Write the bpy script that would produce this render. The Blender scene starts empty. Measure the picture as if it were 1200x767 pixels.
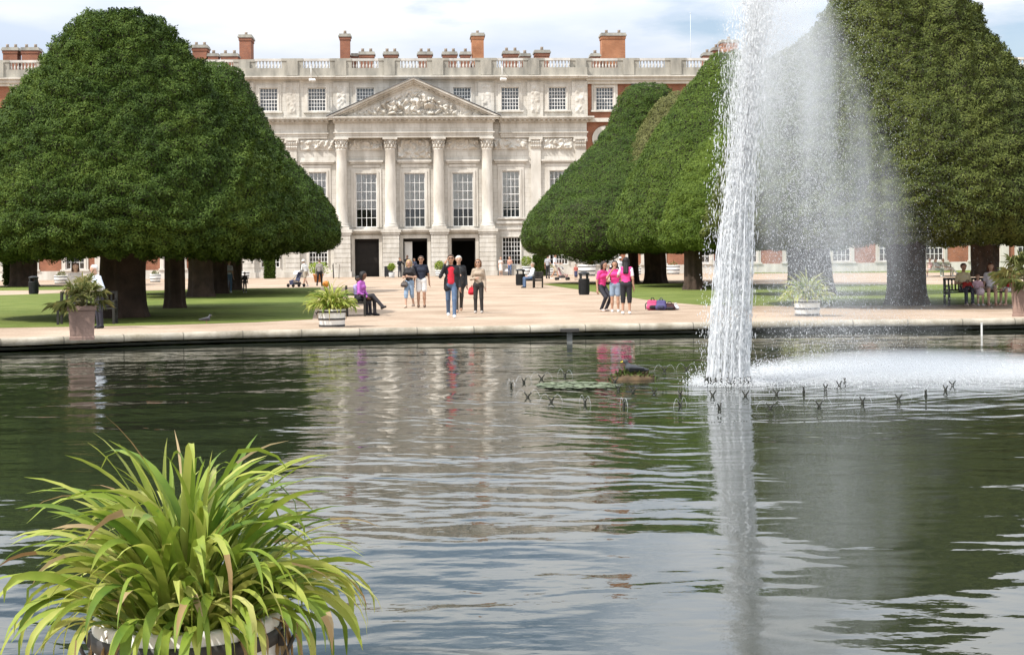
import bpy, math, random
import numpy as np
from mathutils import Vector, Matrix
R = math.radians
C = bpy.context.scene
COL = C.collection
random.seed(7)
RNG = np.random.default_rng(11)

# ------------------------------------------------------------------ camera
F, HY, ROLL, EYE = 1850.0, 300.0, 0.010, 1.75
cam_d = bpy.data.cameras.new('camera')
cam = bpy.data.objects.new('camera', cam_d)
COL.objects.link(cam)
cam_d.sensor_width = 36.0
cam_d.lens = F / 1200.0 * 36.0
cam_d.shift_y = -(383.5 - HY) / 1200.0
cam_d.clip_start, cam_d.clip_end = 0.1, 3000.0
cam.matrix_world = Matrix.Translation((0, 0, EYE)) @ Matrix.Rotation(R(90), 4, 'X') @ Matrix.Rotation(-ROLL, 4, 'Z')
C.camera = cam

# ------------------------------------------------------------------ sky and sun
SUN_EL, SUN_AZ = R(50), R(55)            # azimuth measured from straight behind the camera towards the left
sun_dir = Vector((-math.sin(SUN_AZ) * math.cos(SUN_EL), -math.cos(SUN_AZ) * math.cos(SUN_EL), math.sin(SUN_EL)))
W = bpy.data.worlds.new('World'); C.world = W; W.use_nodes = True
wt = W.node_tree; wt.nodes.clear()
def wn(kind, **kw):
    n = wt.nodes.new(kind)
    for k, v in kw.items(): setattr(n, k, v)
    return n
wl = wt.links.new
def wmath(op, a, b=None):
    n = wn('ShaderNodeMath', operation=op)
    for i, q in enumerate((a, b)):
        if q is None: continue
        if isinstance(q, (int, float)): n.inputs[i].default_value = q
        else: wl(q, n.inputs[i])
    return n.outputs[0]
sky = wn('ShaderNodeTexSky', sky_type='NISHITA', sun_disc=False)
sky.sun_elevation = SUN_EL
sky.sun_rotation = math.atan2(sun_dir.x, sun_dir.y)
sky.air_density, sky.dust_density, sky.ozone_density = 1.0, 0.6, 1.5
tc = wn('ShaderNodeTexCoord')
sp = wn('ShaderNodeSeparateXYZ'); wl(tc.outputs['Generated'], sp.inputs[0])
dz = wmath('ADD', wmath('MAXIMUM', sp.outputs[2], 0.0), 0.16)
cb = wn('ShaderNodeCombineXYZ')
wl(wmath('DIVIDE', sp.outputs[0], dz), cb.inputs[0]); wl(wmath('DIVIDE', sp.outputs[1], dz), cb.inputs[1])
cb.inputs[2].default_value = 3.7
n1 = wn('ShaderNodeTexNoise'); wl(cb.outputs[0], n1.inputs['Vector'])
n1.inputs['Scale'].default_value = 1.25; n1.inputs['Detail'].default_value = 7; n1.inputs['Roughness'].default_value = 0.56
r1 = wn('ShaderNodeValToRGB'); wl(wmath('ADD', n1.outputs['Fac'], wmath('MULTIPLY', wmath('MAXIMUM', sp.outputs[2], 0.0), 0.22)), r1.inputs[0])
r1.color_ramp.elements[0].position = 0.40; r1.color_ramp.elements[0].color = (0, 0, 0, 1)
r1.color_ramp.elements[1].position = 0.54; r1.color_ramp.elements[1].color = (1, 1, 1, 1)
n2 = wn('ShaderNodeTexNoise'); wl(cb.outputs[0], n2.inputs['Vector'])
n2.inputs['Scale'].default_value = 1.7; n2.inputs['Detail'].default_value = 5
r2 = wn('ShaderNodeValToRGB'); wl(n2.outputs['Fac'], r2.inputs[0])
r2.color_ramp.elements[0].position = 0.35; r2.color_ramp.elements[0].color = (4.7, 5.35, 6.4, 1)
r2.color_ramp.elements[1].position = 0.62; r2.color_ramp.elements[1].color = (6.9, 7.0, 7.1, 1)
# thin veil everywhere near the horizon
veil = wmath('MULTIPLY', wmath('SUBTRACT', 1.0, wmath('MINIMUM', wmath('MULTIPLY', wmath('MAXIMUM', sp.outputs[2], 0.0), 3.2), 1.0)), 0.50)
fac = wmath('MAXIMUM', r1.outputs[0], veil)
mx = wn('ShaderNodeMix', data_type='RGBA')
# cloud brightness rises with height, added to brighten the sky's reflection in the pool
cm = wn('ShaderNodeMix', data_type='RGBA', blend_type='MULTIPLY'); cm.inputs[0].default_value = 1.0
lift = wmath('MINIMUM', wmath('ADD', wmath('MULTIPLY', sp.outputs[2], 4.4), 0.60), 2.2)
cg = wn('ShaderNodeCombineColor'); [wl(lift, cg.inputs[k]) for k in range(3)]
wl(r2.outputs[0], cm.inputs[6]); wl(cg.outputs[0], cm.inputs[7])
wl(fac, mx.inputs[0]); wl(sky.outputs[0], mx.inputs[6]); wl(cm.outputs[2], mx.inputs[7])
bg = wn('ShaderNodeBackground'); bg.inputs[1].default_value = 0.10
wl(mx.outputs[2], bg.inputs[0])
wo = wn('ShaderNodeOutputWorld'); wl(bg.outputs[0], wo.inputs[0])

sd = bpy.data.lights.new('sun', 'SUN'); sd.energy = 4.2; sd.angle = R(0.5); sd.color = (1.0, 0.962, 0.905)
so = bpy.data.objects.new('sun', sd); COL.objects.link(so)
so.rotation_euler = sun_dir.to_track_quat('Z', 'Y').to_euler()

C.view_settings.view_transform = 'Standard'
C.view_settings.look = 'None'
C.view_settings.exposure = 0.38
C.view_settings.gamma = 1.0
C.view_settings.use_curve_mapping = False
C.render.engine = 'CYCLES'
cy = C.cycles
cy.use_denoising = True
cy.max_bounces = 8; cy.diffuse_bounces = 3; cy.glossy_bounces = 4; cy.transmission_bounces = 6
cy.transparent_max_bounces = 24; cy.volume_bounces = 1
cy.sample_clamp_indirect = 6.0
cy.volume_step_rate = 2.0; cy.volume_max_steps = 64

# ------------------------------------------------------------------ mapping from the photo's pixels to the place
def ray(x, y):
    u, v = x - 600.0, HY - y
    c, s = math.cos(ROLL), math.sin(ROLL)
    return u * c + v * s, -u * s + v * c
def G(x, y, z=0.0):                       # the ground point (at height z) seen at pixel x, y
    u, v = ray(x, y); Y = F * (z - EYE) / v
    return Vector((u / F * Y, Y, z))
def A(x, y, Y):                           # the point at distance Y seen at pixel x, y
    u, v = ray(x, y)
    return Vector((u / F * Y, Y, EYE + v / F * Y))

# ------------------------------------------------------------------ noise in numpy
def _h(ix, iy, iz, seed):
    n = (ix.astype(np.int64) * 374761393 + iy.astype(np.int64) * 668265263 + iz.astype(np.int64) * 2147483647 + seed * 974634777) & 0xFFFFFFFF
    n = ((n ^ (n >> 13)) * 1274126177) & 0xFFFFFFFF
    n = ((n ^ (n >> 16)) * 2246822519) & 0xFFFFFFFF
    return ((n ^ (n >> 15)) & 0xFFFFFF) / float(0x1000000)
def vnoise(p, seed=0):
    i = np.floor(p); f = p - i; f = f * f * (3 - 2 * f); i = i.astype(np.int64); o = 0
    for a in (0, 1):
        for b in (0, 1):
            for c in (0, 1):
                w = (f[:, 0] if a else 1 - f[:, 0]) * (f[:, 1] if b else 1 - f[:, 1]) * (f[:, 2] if c else 1 - f[:, 2])
                o = o + w * _h(i[:, 0] + a, i[:, 1] + b, i[:, 2] + c, seed)
    return o
def fbm(p, seed=0, oct=3):
    o, a = 0, 0.5
    for k in range(oct):
        o = o + a * (vnoise(p * 2 ** k, seed + k * 17) - 0.5); a *= 0.5
    return o
def worley(p, seed=0):
    i = np.floor(p).astype(np.int64); best = np.full(len(p), 9.0)
    for a in (-1, 0, 1):
        for b in (-1, 0, 1):
            for c in (-1, 0, 1):
                x, y, z = i[:, 0] + a, i[:, 1] + b, i[:, 2] + c
                q = np.stack([x + _h(x, y, z, seed), y + _h(x, y, z, seed + 1), z + _h(x, y, z, seed + 2)], 1)
                best = np.minimum(best, ((q - p) ** 2).sum(1))
    return np.sqrt(best)

# ------------------------------------------------------------------ materials
MATS = {}
def new_mat(name):
    m = bpy.data.materials.new(name); m.use_nodes = True
    t = m.node_tree; b = t.nodes['Principled BSDF']
    return m, t, b
def M(name, col, rough=0.7, var=0.12, scale=3.0, bump=0.0, bscale=None, spec=0.3, metal=0.0, col2=None, detail=4):
    if name in MATS: return MATS[name]
    m, t, b = new_mat(name)
    b.inputs['Roughness'].default_value = rough; b.inputs['Specular IOR Level'].default_value = spec; b.inputs['Metallic'].default_value = metal
    tcn = t.nodes.new('ShaderNodeTexCoord')
    n = t.nodes.new('ShaderNodeTexNoise'); n.inputs['Scale'].default_value = scale; n.inputs['Detail'].default_value = detail
    t.links.new(tcn.outputs['Object'], n.inputs['Vector'])
    rp = t.nodes.new('ShaderNodeValToRGB'); t.links.new(n.outputs['Fac'], rp.inputs[0])
    c2 = col2 or tuple(min(1, c * (1 + var)) for c in col)
    c1 = tuple(c * (1 - var) for c in col) if col2 is None else col
    rp.color_ramp.elements[0].position = 0.3; rp.color_ramp.elements[1].position = 0.7
    rp.color_ramp.elements[0].color = (*c1, 1); rp.color_ramp.elements[1].color = (*c2, 1)
    t.links.new(rp.outputs[0], b.inputs['Base Color'])
    if bump:
        nb = t.nodes.new('ShaderNodeTexNoise'); nb.inputs['Scale'].default_value = bscale or scale * 6; nb.inputs['Detail'].default_value = 3
        t.links.new(tcn.outputs['Object'], nb.inputs['Vector'])
        bp = t.nodes.new('ShaderNodeBump'); bp.inputs['Distance'].default_value = bump; bp.inputs['Strength'].default_value = 1
        t.links.new(nb.outputs['Fac'], bp.inputs['Height']); t.links.new(bp.outputs[0], b.inputs['Normal'])
    MATS[name] = m
    return m
def flat(col, rough=0.75, spec=0.25):
    key = 'cloth_%02x%02x%02x_%d' % tuple([int(255 * c) for c in col] + [int(rough * 100)])
    return M(key, col, rough, 0.10, 9.0, spec=spec)

# ------------------------------------------------------------------ mesh building
class MB:
    def __init__(s): s.v = []; s.f = []; s.m = []; s.sm = []
    def add(s, vs, fs, mat=0, smooth=False):
        o = len(s.v); s.v.extend([tuple(map(float, p)) for p in vs])
        for f in fs: s.f.append([o + i for i in f]); s.m.append(mat); s.sm.append(smooth)
        return s
    def box(s, x0, x1, y0, y1, z0, z1, mat=0):
        v = [(x, y, z) for z in (z0, z1) for y in (y0, y1) for x in (x0, x1)]
        return s.add(v, [(0, 2, 3, 1), (4, 5, 7, 6), (0, 1, 5, 4), (2, 6, 7, 3), (0, 4, 6, 2), (1, 3, 7, 5)], mat)
    def obox(s, c, size, rz=0, mat=0, rx=0, ry=0):
        M_ = Matrix.Translation(c) @ Matrix.Rotation(rz, 4, 'Z') @ Matrix.Rotation(rx, 4, 'X') @ Matrix.Rotation(ry, 4, 'Y')
        sx, sy, sz = [q / 2 for q in size]
        v = [M_ @ Vector((x, y, z)) for z in (-sz, sz) for y in (-sy, sy) for x in (-sx, sx)]
        return s.add(v, [(0, 2, 3, 1), (4, 5, 7, 6), (0, 1, 5, 4), (2, 6, 7, 3), (0, 4, 6, 2), (1, 3, 7, 5)], mat)
    def lathe(s, prof, n=16, c=(0, 0, 0), mat=0, smooth=True, cap=True, sq=None):
        vs = []; k = len(prof)
        for r, z in prof:
            for i in range(n):
                a = 2 * math.pi * i / n
                vs.append((c[0] + r * math.cos(a), c[1] + r * math.sin(a), c[2] + z))
        fs = [(j * n + i, j * n + (i + 1) % n, (j + 1) * n + (i + 1) % n, (j + 1) * n + i) for j in range(k - 1) for i in range(n)]
        s.add(vs, fs, mat, smooth)
        if cap:
            o = len(s.v) - len(vs)
            s.f.append([o + i for i in range(n)][::-1]); s.m.append(mat); s.sm.append(False)
            s.f.append([o + (k - 1) * n + i for i in range(n)]); s.m.append(mat); s.sm.append(False)
        return s
    def tube(s, pts, rad, n=8, mat=0, smooth=True):
        pts = [Vector(p) for p in pts]
        if isinstance(rad, (int, float)): rad = [rad] * len(pts)
        vs = []; up = None
        for i, p in enumerate(pts):
            d = (pts[min(i + 1, len(pts) - 1)] - pts[max(i - 1, 0)]).normalized()
            if up is None: up = d.orthogonal().normalized()
            up = (up - d * up.dot(d)); up = up.normalized() if up.length > 1e-6 else d.orthogonal().normalized()
            w = d.cross(up)
            for k in range(n):
                a = 2 * math.pi * k / n
                vs.append(p + (up * math.cos(a) + w * math.sin(a)) * rad[i])
        K = len(pts)
        fs = [(j * n + i, j * n + (i + 1) % n, (j + 1) * n + (i + 1) % n, (j + 1) * n + i) for j in range(K - 1) for i in range(n)]
        fs += [tuple(range(n))[::-1], tuple((K - 1) * n + i for i in range(n))]
        return s.add(vs, fs, mat, smooth)
    def prism(s, poly, y0, y1, mat=0):           # a polygon in x, z pulled from y0 to y1
        n = len(poly)
        vs = [(x, y0, z) for x, z in poly] + [(x, y1, z) for x, z in poly]
        fs = [tuple(range(n)), tuple(range(2 * n - 1, n - 1, -1))] + [(i, i + n, (i + 1) % n + n, (i + 1) % n) for i in range(n)]
        return s.add(vs, fs, mat)
    def build(s, name, mats, parent=None):
        me = bpy.data.meshes.new(name); me.from_pydata(s.v, [], s.f)
        for m in (mats if isinstance(mats, (list, tuple)) else [mats]): me.materials.append(m)
        me.polygons.foreach_set('material_index', s.m); me.polygons.foreach_set('use_smooth', s.sm)
        me.update()
        return link(name, me, parent)
def link(name, me, parent=None):
    o = bpy.data.objects.new(name, me); COL.objects.link(o)
    if parent: o.parent = parent
    return o
def fast(name, V, Fc, mats, parent=None, mi=None, smooth=False):
    me = bpy.data.meshes.new(name); n, k = Fc.shape
    me.vertices.add(len(V)); me.vertices.foreach_set('co', np.ascontiguousarray(V, dtype=np.float32).ravel())
    me.loops.add(n * k); me.loops.foreach_set('vertex_index', np.ascontiguousarray(Fc, dtype=np.int32).ravel())
    me.polygons.add(n); me.polygons.foreach_set('loop_start', np.arange(0, n * k, k, dtype=np.int32))
    for m in (mats if isinstance(mats, (list, tuple)) else [mats]): me.materials.append(m)
    if mi is not None: me.polygons.foreach_set('material_index', np.asarray(mi, dtype=np.int32))
    me.polygons.foreach_set('use_smooth', np.full(n, smooth, dtype=bool))
    me.update(calc_edges=True)
    return link(name, me, parent)
def tag(o, label=None, cat=None, group=None, kind=None):
    if label: o['label'] = label
    if cat: o['category'] = cat
    if group: o['group'] = group
    if kind: o['kind'] = kind
    return o
def thing(name, label, cat, loc=(0, 0, 0), rz=0.0, group=None):
    o = bpy.data.objects.new(name, None); COL.objects.link(o)
    o.location = loc; o.rotation_euler = (0, 0, rz); o.empty_display_size = 0.2
    return tag(o, label, cat, group)
KIDS = {}
def copy_tree(o, loc=None, rz=None, label=None, scale=None):
    c = o.copy(); COL.objects.link(c)
    if loc is not None: c.location = loc
    if rz is not None: c.rotation_euler = (0, 0, rz)
    if label: c['label'] = label
    if scale: c.scale = (scale,) * 3
    def rec(src, dst):
        for ch in [q for q in bpy.data.objects if q.parent == src]:
            d = ch.copy(); COL.objects.link(d); d.parent = dst; rec(ch, d)
    rec(o, c)
    return c
# ================================================================== setting: pool, ground, lawns
def catmull(pts, per=14, closed=True):
    out = []; n = len(pts)
    for i in range(n):
        p0, p1, p2, p3 = [np.array(pts[(i + k - 1) % n], float) for k in range(4)]
        for k in range(per):
            t = k / per
            out.append(0.5 * (2 * p1 + (p2 - p0) * t + (2 * p0 - 5 * p1 + 4 * p2 - p3) * t * t + (3 * p1 - p0 - 3 * p2 + p3) * t ** 3))
    return np.array(out)
far_rim = [G(x, y, 0.08) for x, y in ((0, 397.5), (200, 390.5), (380, 386.3), (660, 381.3), (950, 376), (1200, 373))]
pool_pts = [(p.x, p.y) for p in far_rim] + [(21, 41.5), (28, 37.5), (32, 29), (30, 18), (22, 10), (11, 7.0), (0, 6.35), (-8, 7.6), (-15, 13), (-18.5, 22), (-17, 30.5)]
POOL = catmull(pool_pts)
def offset(curve, d):
    t = np.roll(curve, -1, 0) - np.roll(curve, 1, 0); t /= np.linalg.norm(t, axis=1)[:, None]
    nrm = np.stack([t[:, 1], -t[:, 0]], 1)
    c = curve.mean(0)
    if ((curve - c) * nrm).sum() < 0: nrm = -nrm
    return curve + nrm * d
WATER_Z = -0.19
NP = len(POOL)
def strip_rings(rings, name, mats, mi=None, smooth=False, parent=None):
    V = np.concatenate(rings); n = NP; K = len(rings); fs = []
    i = np.arange(n); j = (i + 1) % n
    for k in range(K - 1): fs.append(np.stack([k * n + i, k * n + j, (k + 1) * n + j, (k + 1) * n + i], 1))
    m = None if mi is None else np.repeat(mi, n)
    return fast(name, V, np.concatenate(fs), mats, parent, m, smooth)
def z3(c, z): return np.concatenate([c, np.full((len(c), 1), z)], 1)

# gravel
gm, t, b = new_mat('gravel')
b.inputs['Roughness'].default_value = 0.95; b.inputs['Specular IOR Level'].default_value = 0.1
tcn = t.nodes.new('ShaderNodeTexCoord')
na = t.nodes.new('ShaderNodeTexNoise'); na.inputs['Scale'].default_value = 0.35; na.inputs['Detail'].default_value = 8; na.inputs['Roughness'].default_value = 0.65
nb = t.nodes.new('ShaderNodeTexNoise'); nb.inputs['Scale'].default_value = 14; nb.inputs['Detail'].default_value = 6; nb.inputs['Roughness'].default_value = 0.8
t.links.new(tcn.outputs['Object'], na.inputs[0]); t.links.new(tcn.outputs['Object'], nb.inputs[0])
ra = t.nodes.new('ShaderNodeValToRGB'); t.links.new(na.outputs['Fac'], ra.inputs[0])
ra.color_ramp.elements[0].position = 0.37; ra.color_ramp.elements[0].color = (0.355, 0.265, 0.190, 1)
ra.color_ramp.elements[1].position = 0.62; ra.color_ramp.elements[1].color = (0.50, 0.388, 0.295, 1)
rb = t.nodes.new('ShaderNodeValToRGB'); t.links.new(nb.outputs['Fac'], rb.inputs[0])
rb.color_ramp.elements[0].position = 0.3; rb.color_ramp.elements[0].color = (0.64, 0.62, 0.60, 1)
rb.color_ramp.elements[1].position = 0.66; rb.color_ramp.elements[1].color = (1.08, 1.08, 1.08, 1)
mm = t.nodes.new('ShaderNodeMix'); mm.data_type = 'RGBA'; mm.blend_type = 'MULTIPLY'; mm.inputs[0].default_value = 1
t.links.new(ra.outputs[0], mm.inputs[6]); t.links.new(rb.outputs[0], mm.inputs[7]); t.links.new(mm.outputs[2], b.inputs['Base Color'])
bp = t.nodes.new('ShaderNodeBump'); bp.inputs['Distance'].default_value = 0.02; t.links.new(nb.outputs['Fac'], bp.inputs['Height']); t.links.new(bp.outputs[0], b.inputs['Normal'])
cen = np.array([6.0, 24.0]); outer = offset(POOL, 0.40)
ground = strip_rings([z3(cen + (outer - cen) * k, 0.0) for k in (1, 1.1, 1.3, 1.7, 2.5, 5, 12, 40)], 'ground', gm)
tag(ground, kind='structure')

# stone coping round the pool, and the pool wall below it
stone_cop = M('coping_stone', (0.42, 0.375, 0.30), 0.85, 0.22, 1.2, bump=0.01, bscale=25)
wet = M('wet_pool_wall', (0.05, 0.05, 0.038), 0.4, 0.4, 2.0)
prof = [(0.40, -0.02, 0), (0.40, 0.05, 0), (0.34, 0.085, 0), (0.15, 0.095, 0), (0.05, 0.09, 0), (0.01, 0.065, 0), (-0.012, 0.02, 0), (-0.012, -0.04, 0), (0.01, -0.075, 0), (0.06, -0.085, 1), (0.065, -0.10, 1), (0.065, -1.2, 1)]
cop = strip_rings([z3(offset(POOL, d), z) for d, z, _ in prof], 'pool_coping', [stone_cop, wet], [q[2] for q in prof[1:]], True)
ln_ = np.concatenate([[0], np.cumsum(np.linalg.norm(np.diff(POOL, axis=0), axis=1))])
at_ = cop.data.attributes.new('arc', 'FLOAT', 'POINT'); at_.data.foreach_set('value', np.tile(ln_, len(prof)).astype(np.float32))
tt_ = stone_cop.node_tree; aa_ = tt_.nodes.new('ShaderNodeAttribute'); aa_.attribute_name = 'arc'
def cmath(op, a, v):
    q = tt_.nodes.new('ShaderNodeMath'); q.operation = op; tt_.links.new(a, q.inputs[0]); q.inputs[1].default_value = v; return q.outputs[0]
jn_ = cmath('MULTIPLY', cmath('LESS_THAN', cmath('FRACT', cmath('MULTIPLY', aa_.outputs['Fac'], 1 / 1.35), 0), 0.022), 0.72)
bs_ = tt_.nodes['Principled BSDF'].inputs['Base Color']; old_ = bs_.links[0].from_socket
nz_ = tt_.nodes.new('ShaderNodeTexNoise'); nz_.inputs['Scale'].default_value = 0.9; nz_.inputs['Detail'].default_value = 9; nz_.inputs['Roughness'].default_value = 0.75
tc_ = tt_.nodes.new('ShaderNodeTexCoord'); tt_.links.new(tc_.outputs['Object'], nz_.inputs[0])
rz_ = tt_.nodes.new('ShaderNodeValToRGB'); tt_.links.new(nz_.outputs['Fac'], rz_.inputs[0]); rz_.color_ramp.elements[0].position = .36; rz_.color_ramp.elements[0].color = (.52, .50, .44, 1); rz_.color_ramp.elements[1].position = .58
ml_ = tt_.nodes.new('ShaderNodeMix'); ml_.data_type = 'RGBA'; ml_.blend_type = 'MULTIPLY'; ml_.inputs[0].default_value = 1; tt_.links.new(old_, ml_.inputs[6]); tt_.links.new(rz_.outputs[0], ml_.inputs[7])
mj_ = tt_.nodes.new('ShaderNodeMix'); mj_.data_type = 'RGBA'; tt_.links.new(jn_, mj_.inputs[0]); tt_.links.new(ml_.outputs[2], mj_.inputs[6]); mj_.inputs[7].default_value = (.10, .09, .07, 1); tt_.links.new(mj_.outputs[2], bs_)
tag(cop, 'rounded pale stone coping running round the edge of the pool', 'coping')

# water
wm, t, b = new_mat('pool_water')
b.inputs['Base Color'].default_value = (0.016, 0.020, 0.012, 1)
b.inputs['Roughness'].default_value = 0.015; b.inputs['IOR'].default_value = 1.33; b.inputs['Specular IOR Level'].default_value = 0.95
tcn = t.nodes.new('ShaderNodeTexCoord')
def mth(op, a, b_=None, c_=None):
    n = t.nodes.new('ShaderNodeMath'); n.operation = op
    for i, q in enumerate((a, b_, c_)):
        if q is None: continue
        if isinstance(q, (int, float)): n.inputs[i].default_value = q
        else: t.links.new(q, n.inputs[i])
    return n.outputs[0]
def wnoise(sx, sy, rot, scale, detail, rough=0.5):
    mp = t.nodes.new('ShaderNodeMapping'); mp.inputs['Scale'].default_value = (sx, sy, 1); mp.inputs['Rotation'].default_value = (0, 0, rot)
    t.links.new(tcn.outputs['Object'], mp.inputs[0])
    n = t.nodes.new('ShaderNodeTexNoise'); n.inputs['Scale'].default_value = scale; n.inputs['Detail'].default_value = detail; n.inputs['Roughness'].default_value = rough
    t.links.new(mp.outputs[0], n.inputs[0]); return n.outputs['Fac']
jet_c = G(853, 450, WATER_Z)
sp_ = t.nodes.new('ShaderNodeSeparateXYZ'); t.links.new(tcn.outputs['Object'], sp_.inputs[0])
dx = mth('SUBTRACT', sp_.outputs[0], jet_c.x); dy = mth('SUBTRACT', sp_.outputs[1], jet_c.y)
rr = mth('SQRT', mth('ADD', mth('MULTIPLY', dx, dx), mth('MULTIPLY', dy, dy)))
wob = wnoise(1, 1, 0, 0.9, 2)
ringw = mth('MULTIPLY', mth('SINE', mth('ADD', mth('MULTIPLY', rr, 13.0), mth('MULTIPLY', wob, 22.0))), mth('DIVIDE', 0.012, mth('ADD', mth('MULTIPLY', rr, 1.0), 2.5)))
h = mth('MULTIPLY', wnoise(0.45, 1.15, 0.05, 0.75, 1, 0.3), 0.037)
h = mth('ADD', h, mth('MULTIPLY', wnoise(0.9, 1.6, -0.3, 2.6, 1, 0.4), 0.0048))
h = mth('ADD', h, mth('MULTIPLY', wnoise(1, 1.4, 0.5, 9.0, 1, 0.5), 0.0006))
chop = mth('MULTIPLY', wnoise(1, 1.3, 0.2, 6.5, 3, 0.55), mth('ADD', mth('MULTIPLY', mth('EXPONENT', mth('MULTIPLY', rr, -0.16)), 0.0034), 0.0005))
h = mth('ADD', h, chop)
h = mth('ADD', h, ringw)
bp = t.nodes.new('ShaderNodeBump'); bp.inputs['Distance'].default_value = 1.0; bp.inputs['Strength'].default_value = 1.0
t.links.new(h, bp.inputs['Height']); t.links.new(bp.outputs[0], b.inputs['Normal'])
wc = offset(POOL, 0.03)
V = np.concatenate([z3(wc, WATER_Z), [[cen[0], cen[1], WATER_Z]]]); i = np.arange(NP)
water = fast('water', V, np.stack([i, (i + 1) % NP, np.full(NP, NP)], 1), wm); tag(water, kind='structure')

# lawns
lm, t, b = new_mat('lawn_grass')
b.inputs['Roughness'].default_value = 0.9; b.inputs['Specular IOR Level'].default_value = 0.1
tcn = t.nodes.new('ShaderNodeTexCoord')
na = t.nodes.new('ShaderNodeTexNoise'); na.inputs['Scale'].default_value = 0.5; na.inputs['Detail'].default_value = 10; na.inputs['Roughness'].default_value = 0.7
t.links.new(tcn.outputs['Object'], na.inputs[0])
ra = t.nodes.new('ShaderNodeValToRGB'); t.links.new(na.outputs['Fac'], ra.inputs[0])
ra.color_ramp.elements[0].position = 0.3; ra.color_ramp.elements[0].color = (0.085, 0.125, 0.024, 1)
ra.color_ramp.elements[1].position = 0.7; ra.color_ramp.elements[1].color = (0.19, 0.215, 0.058, 1)
t.links.new(ra.outputs[0], b.inputs['Base Color'])
nb = t.nodes.new('ShaderNodeTexNoise'); nb.inputs['Scale'].default_value = 22; nb.inputs['Detail'].default_value = 4
t.links.new(tcn.outputs['Object'], nb.inputs[0])
bp = t.nodes.new('ShaderNodeBump'); bp.inputs['Distance'].default_value = 0.05; t.links.new(nb.outputs['Fac'], bp.inputs['Height']); t.links.new(bp.outputs[0], b.inputs['Normal'])
def lawn(px, z=0.012):
    pts = [G(x, y) for x, y in px]
    mb = MB(); n = len(pts)
    vs = [(p.x, p.y, z) for p in pts] + [(p.x, p.y, -0.01) for p in pts]
    area = sum(pts[i].x * pts[(i + 1) % n].y - pts[(i + 1) % n].x * pts[i].y for i in range(n))
    top = tuple(range(n)) if area > 0 else tuple(range(n - 1, -1, -1))
    mb.add(vs, [top] + [(i, (i + 1) % n, n + (i + 1) % n, n + i) for i in range(n)])
    o = mb.build('lawn', lm); tag(o, kind='structure'); return o
lawn([(-420, 392), (-100, 386), (0, 384), (100, 382.5), (200, 380.5), (300, 377.5), (366, 374), (370, 360), (376, 337), (240, 338.5), (185, 340.3), (100, 342.5), (0, 346), (-420, 352)])
lawn([(-420, 346), (80, 339.5), (80, 334.8), (-420, 341)])
lawn([(636, 333), (690, 341), (730, 347), (770, 353), (830, 358), (950, 358.5), (1100, 357), (1300, 355), (1500, 353), (1500, 331), (1200, 333), (1060, 333.5), (880, 333), (760, 332), (660, 331.5)])
lawn([(860, 320.5), (1060, 319.2), (1060, 316.2), (860, 318)])
lawn([(1076, 316), (1500, 312), (1500, 327), (1300, 325), (1120, 319), (1076, 319.5)])
# ================================================================== the palace
def stone_mat(name, c1, c2, course=True, streak=True):
    m, t, b = new_mat(name); b.inputs['Roughness'].default_value = 0.9; b.inputs['Specular IOR Level'].default_value = 0.15
    tcn = t.nodes.new('ShaderNodeTexCoord')
    n = t.nodes.new('ShaderNodeTexNoise'); n.inputs['Scale'].default_value = 0.55; n.inputs['Detail'].default_value = 8; n.inputs['Roughness'].default_value = 0.62
    mp = t.nodes.new('ShaderNodeMapping'); mp.inputs['Scale'].default_value = (2.2, 1, 0.6) if streak else (1, 1, 1)
    t.links.new(tcn.outputs['Object'], mp.inputs[0]); t.links.new(mp.outputs[0], n.inputs[0])
    rp = t.nodes.new('ShaderNodeValToRGB'); t.links.new(n.outputs['Fac'], rp.inputs[0])
    rp.color_ramp.elements[0].position = 0.32; rp.color_ramp.elements[0].color = (*c1, 1)
    rp.color_ramp.elements[1].position = 0.62; rp.color_ramp.elements[1].color = (*c2, 1)
    out = rp.outputs[0]
    if course:
        sx = t.nodes.new('ShaderNodeSeparateXYZ'); cx = t.nodes.new('ShaderNodeCombineXYZ')
        t.links.new(tcn.outputs['Object'], sx.inputs[0]); t.links.new(sx.outputs[0], cx.inputs[0]); t.links.new(sx.outputs[2], cx.inputs[1])
        br = t.nodes.new('ShaderNodeTexBrick'); t.links.new(cx.outputs[0], br.inputs[0])
        br.inputs['Scale'].default_value = 1.0; br.inputs['Brick Width'].default_value = 1.1; br.inputs['Row Height'].default_value = 0.42; br.inputs['Mortar Size'].default_value = 0.012
        br.inputs['Color1'].default_value = (1, 1, 1, 1); br.inputs['Color2'].default_value = (0.93, 0.92, 0.90, 1); br.inputs['Mortar'].default_value = (0.72, 0.69, 0.64, 1)
        mm = t.nodes.new('ShaderNodeMix'); mm.data_type = 'RGBA'; mm.blend_type = 'MULTIPLY'; mm.inputs[0].default_value = 1
        t.links.new(out, mm.inputs[6]); t.links.new(br.outputs[0], mm.inputs[7]); out = mm.outputs[2]
    t.links.new(out, b.inputs['Base Color'])
    return m
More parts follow.
